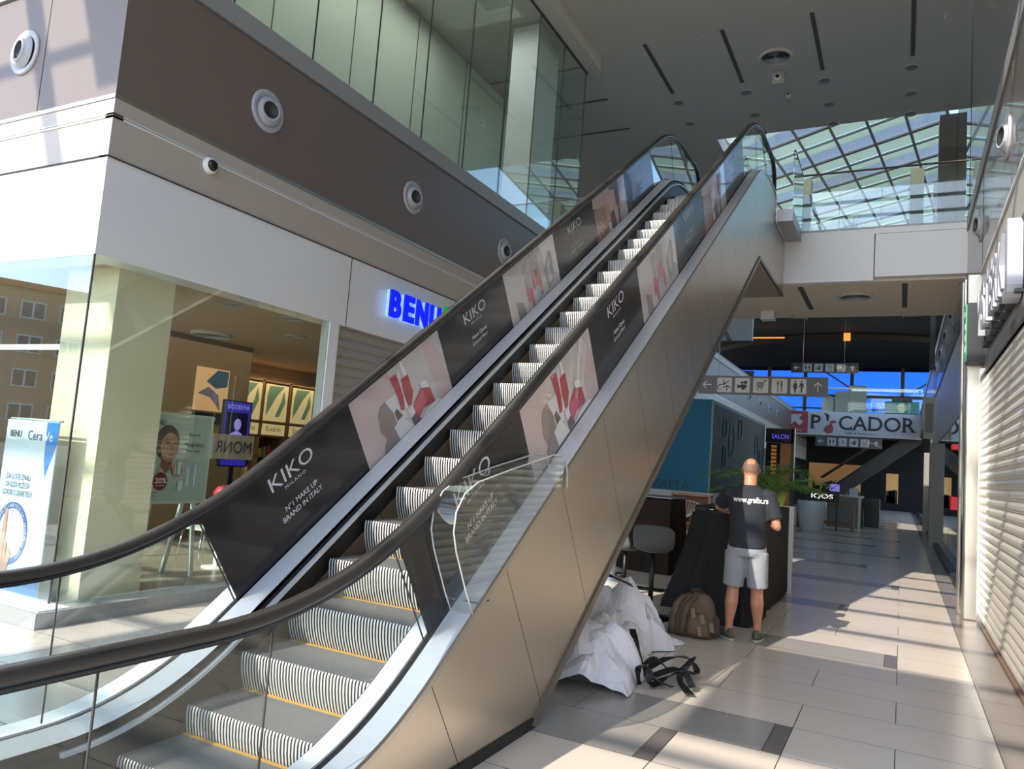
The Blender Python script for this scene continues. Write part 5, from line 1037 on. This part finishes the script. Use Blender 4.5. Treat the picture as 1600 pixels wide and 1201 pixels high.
def remesh(m, name, par, vox, mt, sm_it=3, lab=None):
    o = m.build(name, par, fixn=True); o.modifiers.new('r', 'REMESH').mode = 'VOXEL'; o.modifiers['r'].voxel_size = vox
    if sm_it: s_ = o.modifiers.new('s', 'SMOOTH'); s_.iterations = sm_it; s_.factor = .5
    dg = bpy.context.evaluated_depsgraph_get(); me = bpy.data.meshes.new_from_object(o.evaluated_get(dg)); o.modifiers.clear(); o.data = me
    me.materials.clear(); me.materials.append(mt); me.polygons.foreach_set('use_smooth', [True] * len(me.polygons)); me.polygons.foreach_set('material_index', [0] * len(me.polygons)); me.update()
    if lab: o['label'] = lab
    return o
def limb(m, P, R_, q, n=16): m.tube([Lc(*p) for p in P], [r * SC for r in R_], q, n)
# joints (right, forward, up)
LS, RS = (-.185, .08, 1.42), (.185, .06, 1.42)
LE, RE = (-.30, .24, 1.27), (.27, .0, 1.13)
LW, RW = (-.24, .50, 1.23), (.19, .25, 1.17)
b = MB()
rings(b, [(0, 0, .86, .15, .10), (0, 0, .95, .165, .11), (0, .02, 1.1, .145, .10), (0, .05, 1.25, .165, .11), (0, .07, 1.38, .175, .11), (0, .08, 1.46, .13, .09), (0, .095, 1.50, .07, .07)], skin)
limb(b, [(0, .09, 1.46), (0, .12, 1.54), (0, .15, 1.62)], [.07, .066, .068], skin)
HC = (0.0, .165, 1.672)
b.ell(Lc(*HC), (.083 * SC, .103 * SC, .112 * SC), skin, 22, 14, Matrix.Rotation(FA, 3, 'Z') @ Matrix.Rotation(-.35, 3, 'X'))
b.ell(Lc(0, .225, 1.62), (.055, .055, .065), skin, 16, 10)                       # jaw and face
b.ell(Lc(0, .275, 1.655), (.014, .02, .026), skin, 10, 8)                        # nose
for s_ in (-1, 1):
    b.ell(Lc(.082 * s_, .165, 1.665), (.012, .02, .032), skin, 10, 8)             # ears
    b.ell(Lc(.03 * s_, .255, 1.685), (.014, .012, .01), skin, 8, 6)
b.ell(Lc(0, .268, 1.605), (.024, .012, .009), skin, 8, 6)
for S_, E_, W_ in ((LS, LE, LW), (RS, RE, RW)):
    limb(b, [S_, tuple((S_[i] + E_[i]) / 2 for i in range(3)), E_], [.055, .048, .041], skin)
    mid = tuple(E_[i] * .65 + W_[i] * .35 for i in range(3)); limb(b, [E_, mid, W_], [.041, .043, .027], skin); b.ell(Lc(*E_), (.043, .043, .043), skin, 12, 8)
# hands: palm + five fingers resting on the cloth / paper
for (W_, side_, dz) in ((LW, -1, -.005), (RW, 1, .045)):
    px_, pf, pz = W_; pal = (px_, pf + .055, pz - .02)
    vs = Lc(*pal); b.ell(vs, (.042, .052, .016), skin, 14, 8); limb(b, [W_, pal], [.026, .03], skin)
    for k, (dx, L1) in enumerate(((-.03, .062), (-.01, .075), (.011, .07), (.03, .055))):
        p0 = (px_ + dx * .95, pf + .095, pz - .02); p1 = (px_ + dx * 1.15, pf + .095 + L1 * .55, pz - .022); p2 = (px_ + dx * 1.2, pf + .095 + L1, pz - .045)
        limb(b, [p0, p1, p2], [.0095, .009, .0075], skin, 8)
    limb(b, [(px_ - side_ * .03, pf + .03, pz - .02), (px_ - side_ * .06, pf + .06, pz - .03), (px_ - side_ * .068, pf + .09, pz - .04)], [.013, .011, .009], skin, 8)
# legs
HL_, HR_ = (-.095, 0, .9), (.095, 0, .9)
FL, FR = (-.135, -.02, .075), (.125, .06, .075)
for H_, F_ in ((HL_, FL), (HR_, FR)):
    K_ = (H_[0] * .5 + F_[0] * .5, .02, .49); C_ = (K_[0] * .6 + F_[0] * .4, F_[1] * .6 - .02, .36)
    limb(b, [H_, ((H_[0] + K_[0]) / 2, .01, .7), K_, C_, (F_[0], F_[1] - .005, .18), (F_[0], F_[1], .07)], [.095, .08, .058, .063, .038, .036], skin, 18)
    b.ell(Lc(F_[0], F_[1] + .06, .05), (.04, .1, .03), skin, 14, 8, Matrix.Rotation(FA + (-.3 if F_[0] > 0 else .5), 3, 'Z'))
body = remesh(b, 'body', man, .0075, skin, 2)
# hair: closely shaved cap with bald crown
b = MB(); b.ell(Lc(0, .163, 1.670), (.0865 * SC, .1065 * SC, .110 * SC), hairm, 24, 16, Matrix.Rotation(FA, 3, 'Z') @ Matrix.Rotation(-.35, 3, 'X')); hair_o = b.build('shaved_hair', man)
bm = bmesh.new(); bm.from_mesh(hair_o.data); base_ = OFF[man.as_pointer()]
for v in list(bm.verts):
    w_ = Vector(v.co) + base_ - O_; r_ = w_.dot(rt) / SC; f_ = w_.dot(fw) / SC - .168; z_ = w_.z / SC - 1.683
    if f_ > .045 or z_ < -.055 or z_ > .088 or (abs(r_) < .035 and z_ > .045 and f_ > -.1): bm.verts.remove(v)
bm.to_mesh(hair_o.data); bm.free()
# shirt
b = MB()
rings(b, [(0, -.012, .90, .178, .128), (0, -.01, .94, .18, .13), (0, .0, 1.05, .172, .125), (0, .04, 1.2, .182, .13), (0, .065, 1.34, .203, .132), (0, .078, 1.42, .2, .12), (0, .09, 1.475, .135, .098), (0, .1, 1.515, .073, .075)], shirt, 32)
for S_, E_ in ((LS, LE), (RS, RE)):
    e = tuple(S_[i] * .22 + E_[i] * .78 for i in range(3)); md_ = tuple((S_[i] + E_[i]) / 2 for i in range(3)); s0 = (S_[0] * .75, S_[1], S_[2] + .0)
    limb(b, [s0, S_, md_, e], [.075, .077, .074, .075], shirt, 20)
sh_o = remesh(b, 'tshirt', man, .008, shirt, 4)
# lettering on the back, wrapped onto the shirt surface
tm = MB(); tm.text('www.grafix.rs', Lc(-.15, -.3, 1.345), rt, Z_, .055, mat('print_white', 'e6e6ea', .6), width=.34, bold=.02); pr = tm.build('back_print', man)
sh_o.data.update(); base_ = OFF[man.as_pointer()]
from mathutils.bvhtree import BVHTree
bv = BVHTree.FromPolygons([v.co.copy() for v in sh_o.data.vertices], [tuple(p.vertices) for p in sh_o.data.polygons])
for v in pr.data.vertices:
    h = bv.ray_cast(v.co, fw)
    if h[0]: v.co = h[0] - fw * .008
# shorts
b = MB()
rings(b, [(0, 0, 1.0, .165, .118), (0, 0, .93, .182, .13), (0, -.005, .86, .19, .138), (0, 0, .82, .186, .13)], shorts, 32)
for s_, H_, F_ in ((-1, HL_, FL), (1, HR_, FR)):
    b_ = [(H_[0] * 1.0, 0, .86), (H_[0] * 1.05, 0, .74), (H_[0] * 1.14, .0, .62), (H_[0] * 1.2, .01, .53)]; limb(b, b_, [.112, .108, .102, .1], shorts, 22)
remesh(b, 'shorts', man, .008, shorts, 4)
# shoes
for s_, F_, a_ in ((-1, FL, .45), (1, FR, -.12)):
    sr = root('shoe', O_, None); sr.parent = man; sr.location = (0, 0, 0)
    OFF[sr.as_pointer()] = OFF[man.as_pointer()]
    c_, n_ = math.cos(a_), math.sin(a_); W_ = lambda x, y, z: Lc(F_[0] + x * c_ - y * n_, F_[1] + x * n_ + y * c_, z)
    def shoe_part(zs, q, nm):
        m = MB(); N = 26; vs = []
        for z, e, hh in zs:
            for i in range(N):
                t = 2 * math.pi * i / N; y = .06 + (.15 + e) * math.sin(t); x = (.054 + e) * math.cos(t) * (1 + .12 * math.sin(t)); zz = z if not hh else z - max(0, (y - .05)) * .42
                vs.append(W_(x, y, max(zz, .03)))
        K = len(zs); m.add(vs, [(k * N + i, k * N + (i + 1) % N, (k + 1) * N + (i + 1) % N, (k + 1) * N + i) for k in range(K - 1) for i in range(N)] + [tuple(range(N))[::-1], tuple(range((K - 1) * N, K * N))], q, True); m.build(nm, sr)
    m = MB(); N = 26; vs = []
    for z, e in ((0, -.004), (.01, .003), (.03, .0)):
        for i in range(N): t = 2 * math.pi * i / N; vs.append(W_((.054 + e) * math.cos(t) * (1 + .12 * math.sin(t)), .06 + (.15 + e) * math.sin(t), z))
    m.add(vs, [(k * N + i, k * N + (i + 1) % N, (k + 1) * N + (i + 1) % N, (k + 1) * N + i) for k in range(2) for i in range(N)] + [tuple(range(N))[::-1], tuple(range(2 * N, 3 * N))], sole, True); m.build('sole', sr)
    shoe_part([(.03, -.003, 0), (.06, -.004, 1), (.09, -.012, 1), (.115, -.02, 1), (.12, -.04, 1)], shoe, 'upper')
MB().tube([Lc(*[LE[i] * .15 + LW[i] * .85 for i in range(3)]), Lc(*[LE[i] * .08 + LW[i] * .92 for i in range(3)])], .034, dark, 14).build('wristwatch', man)
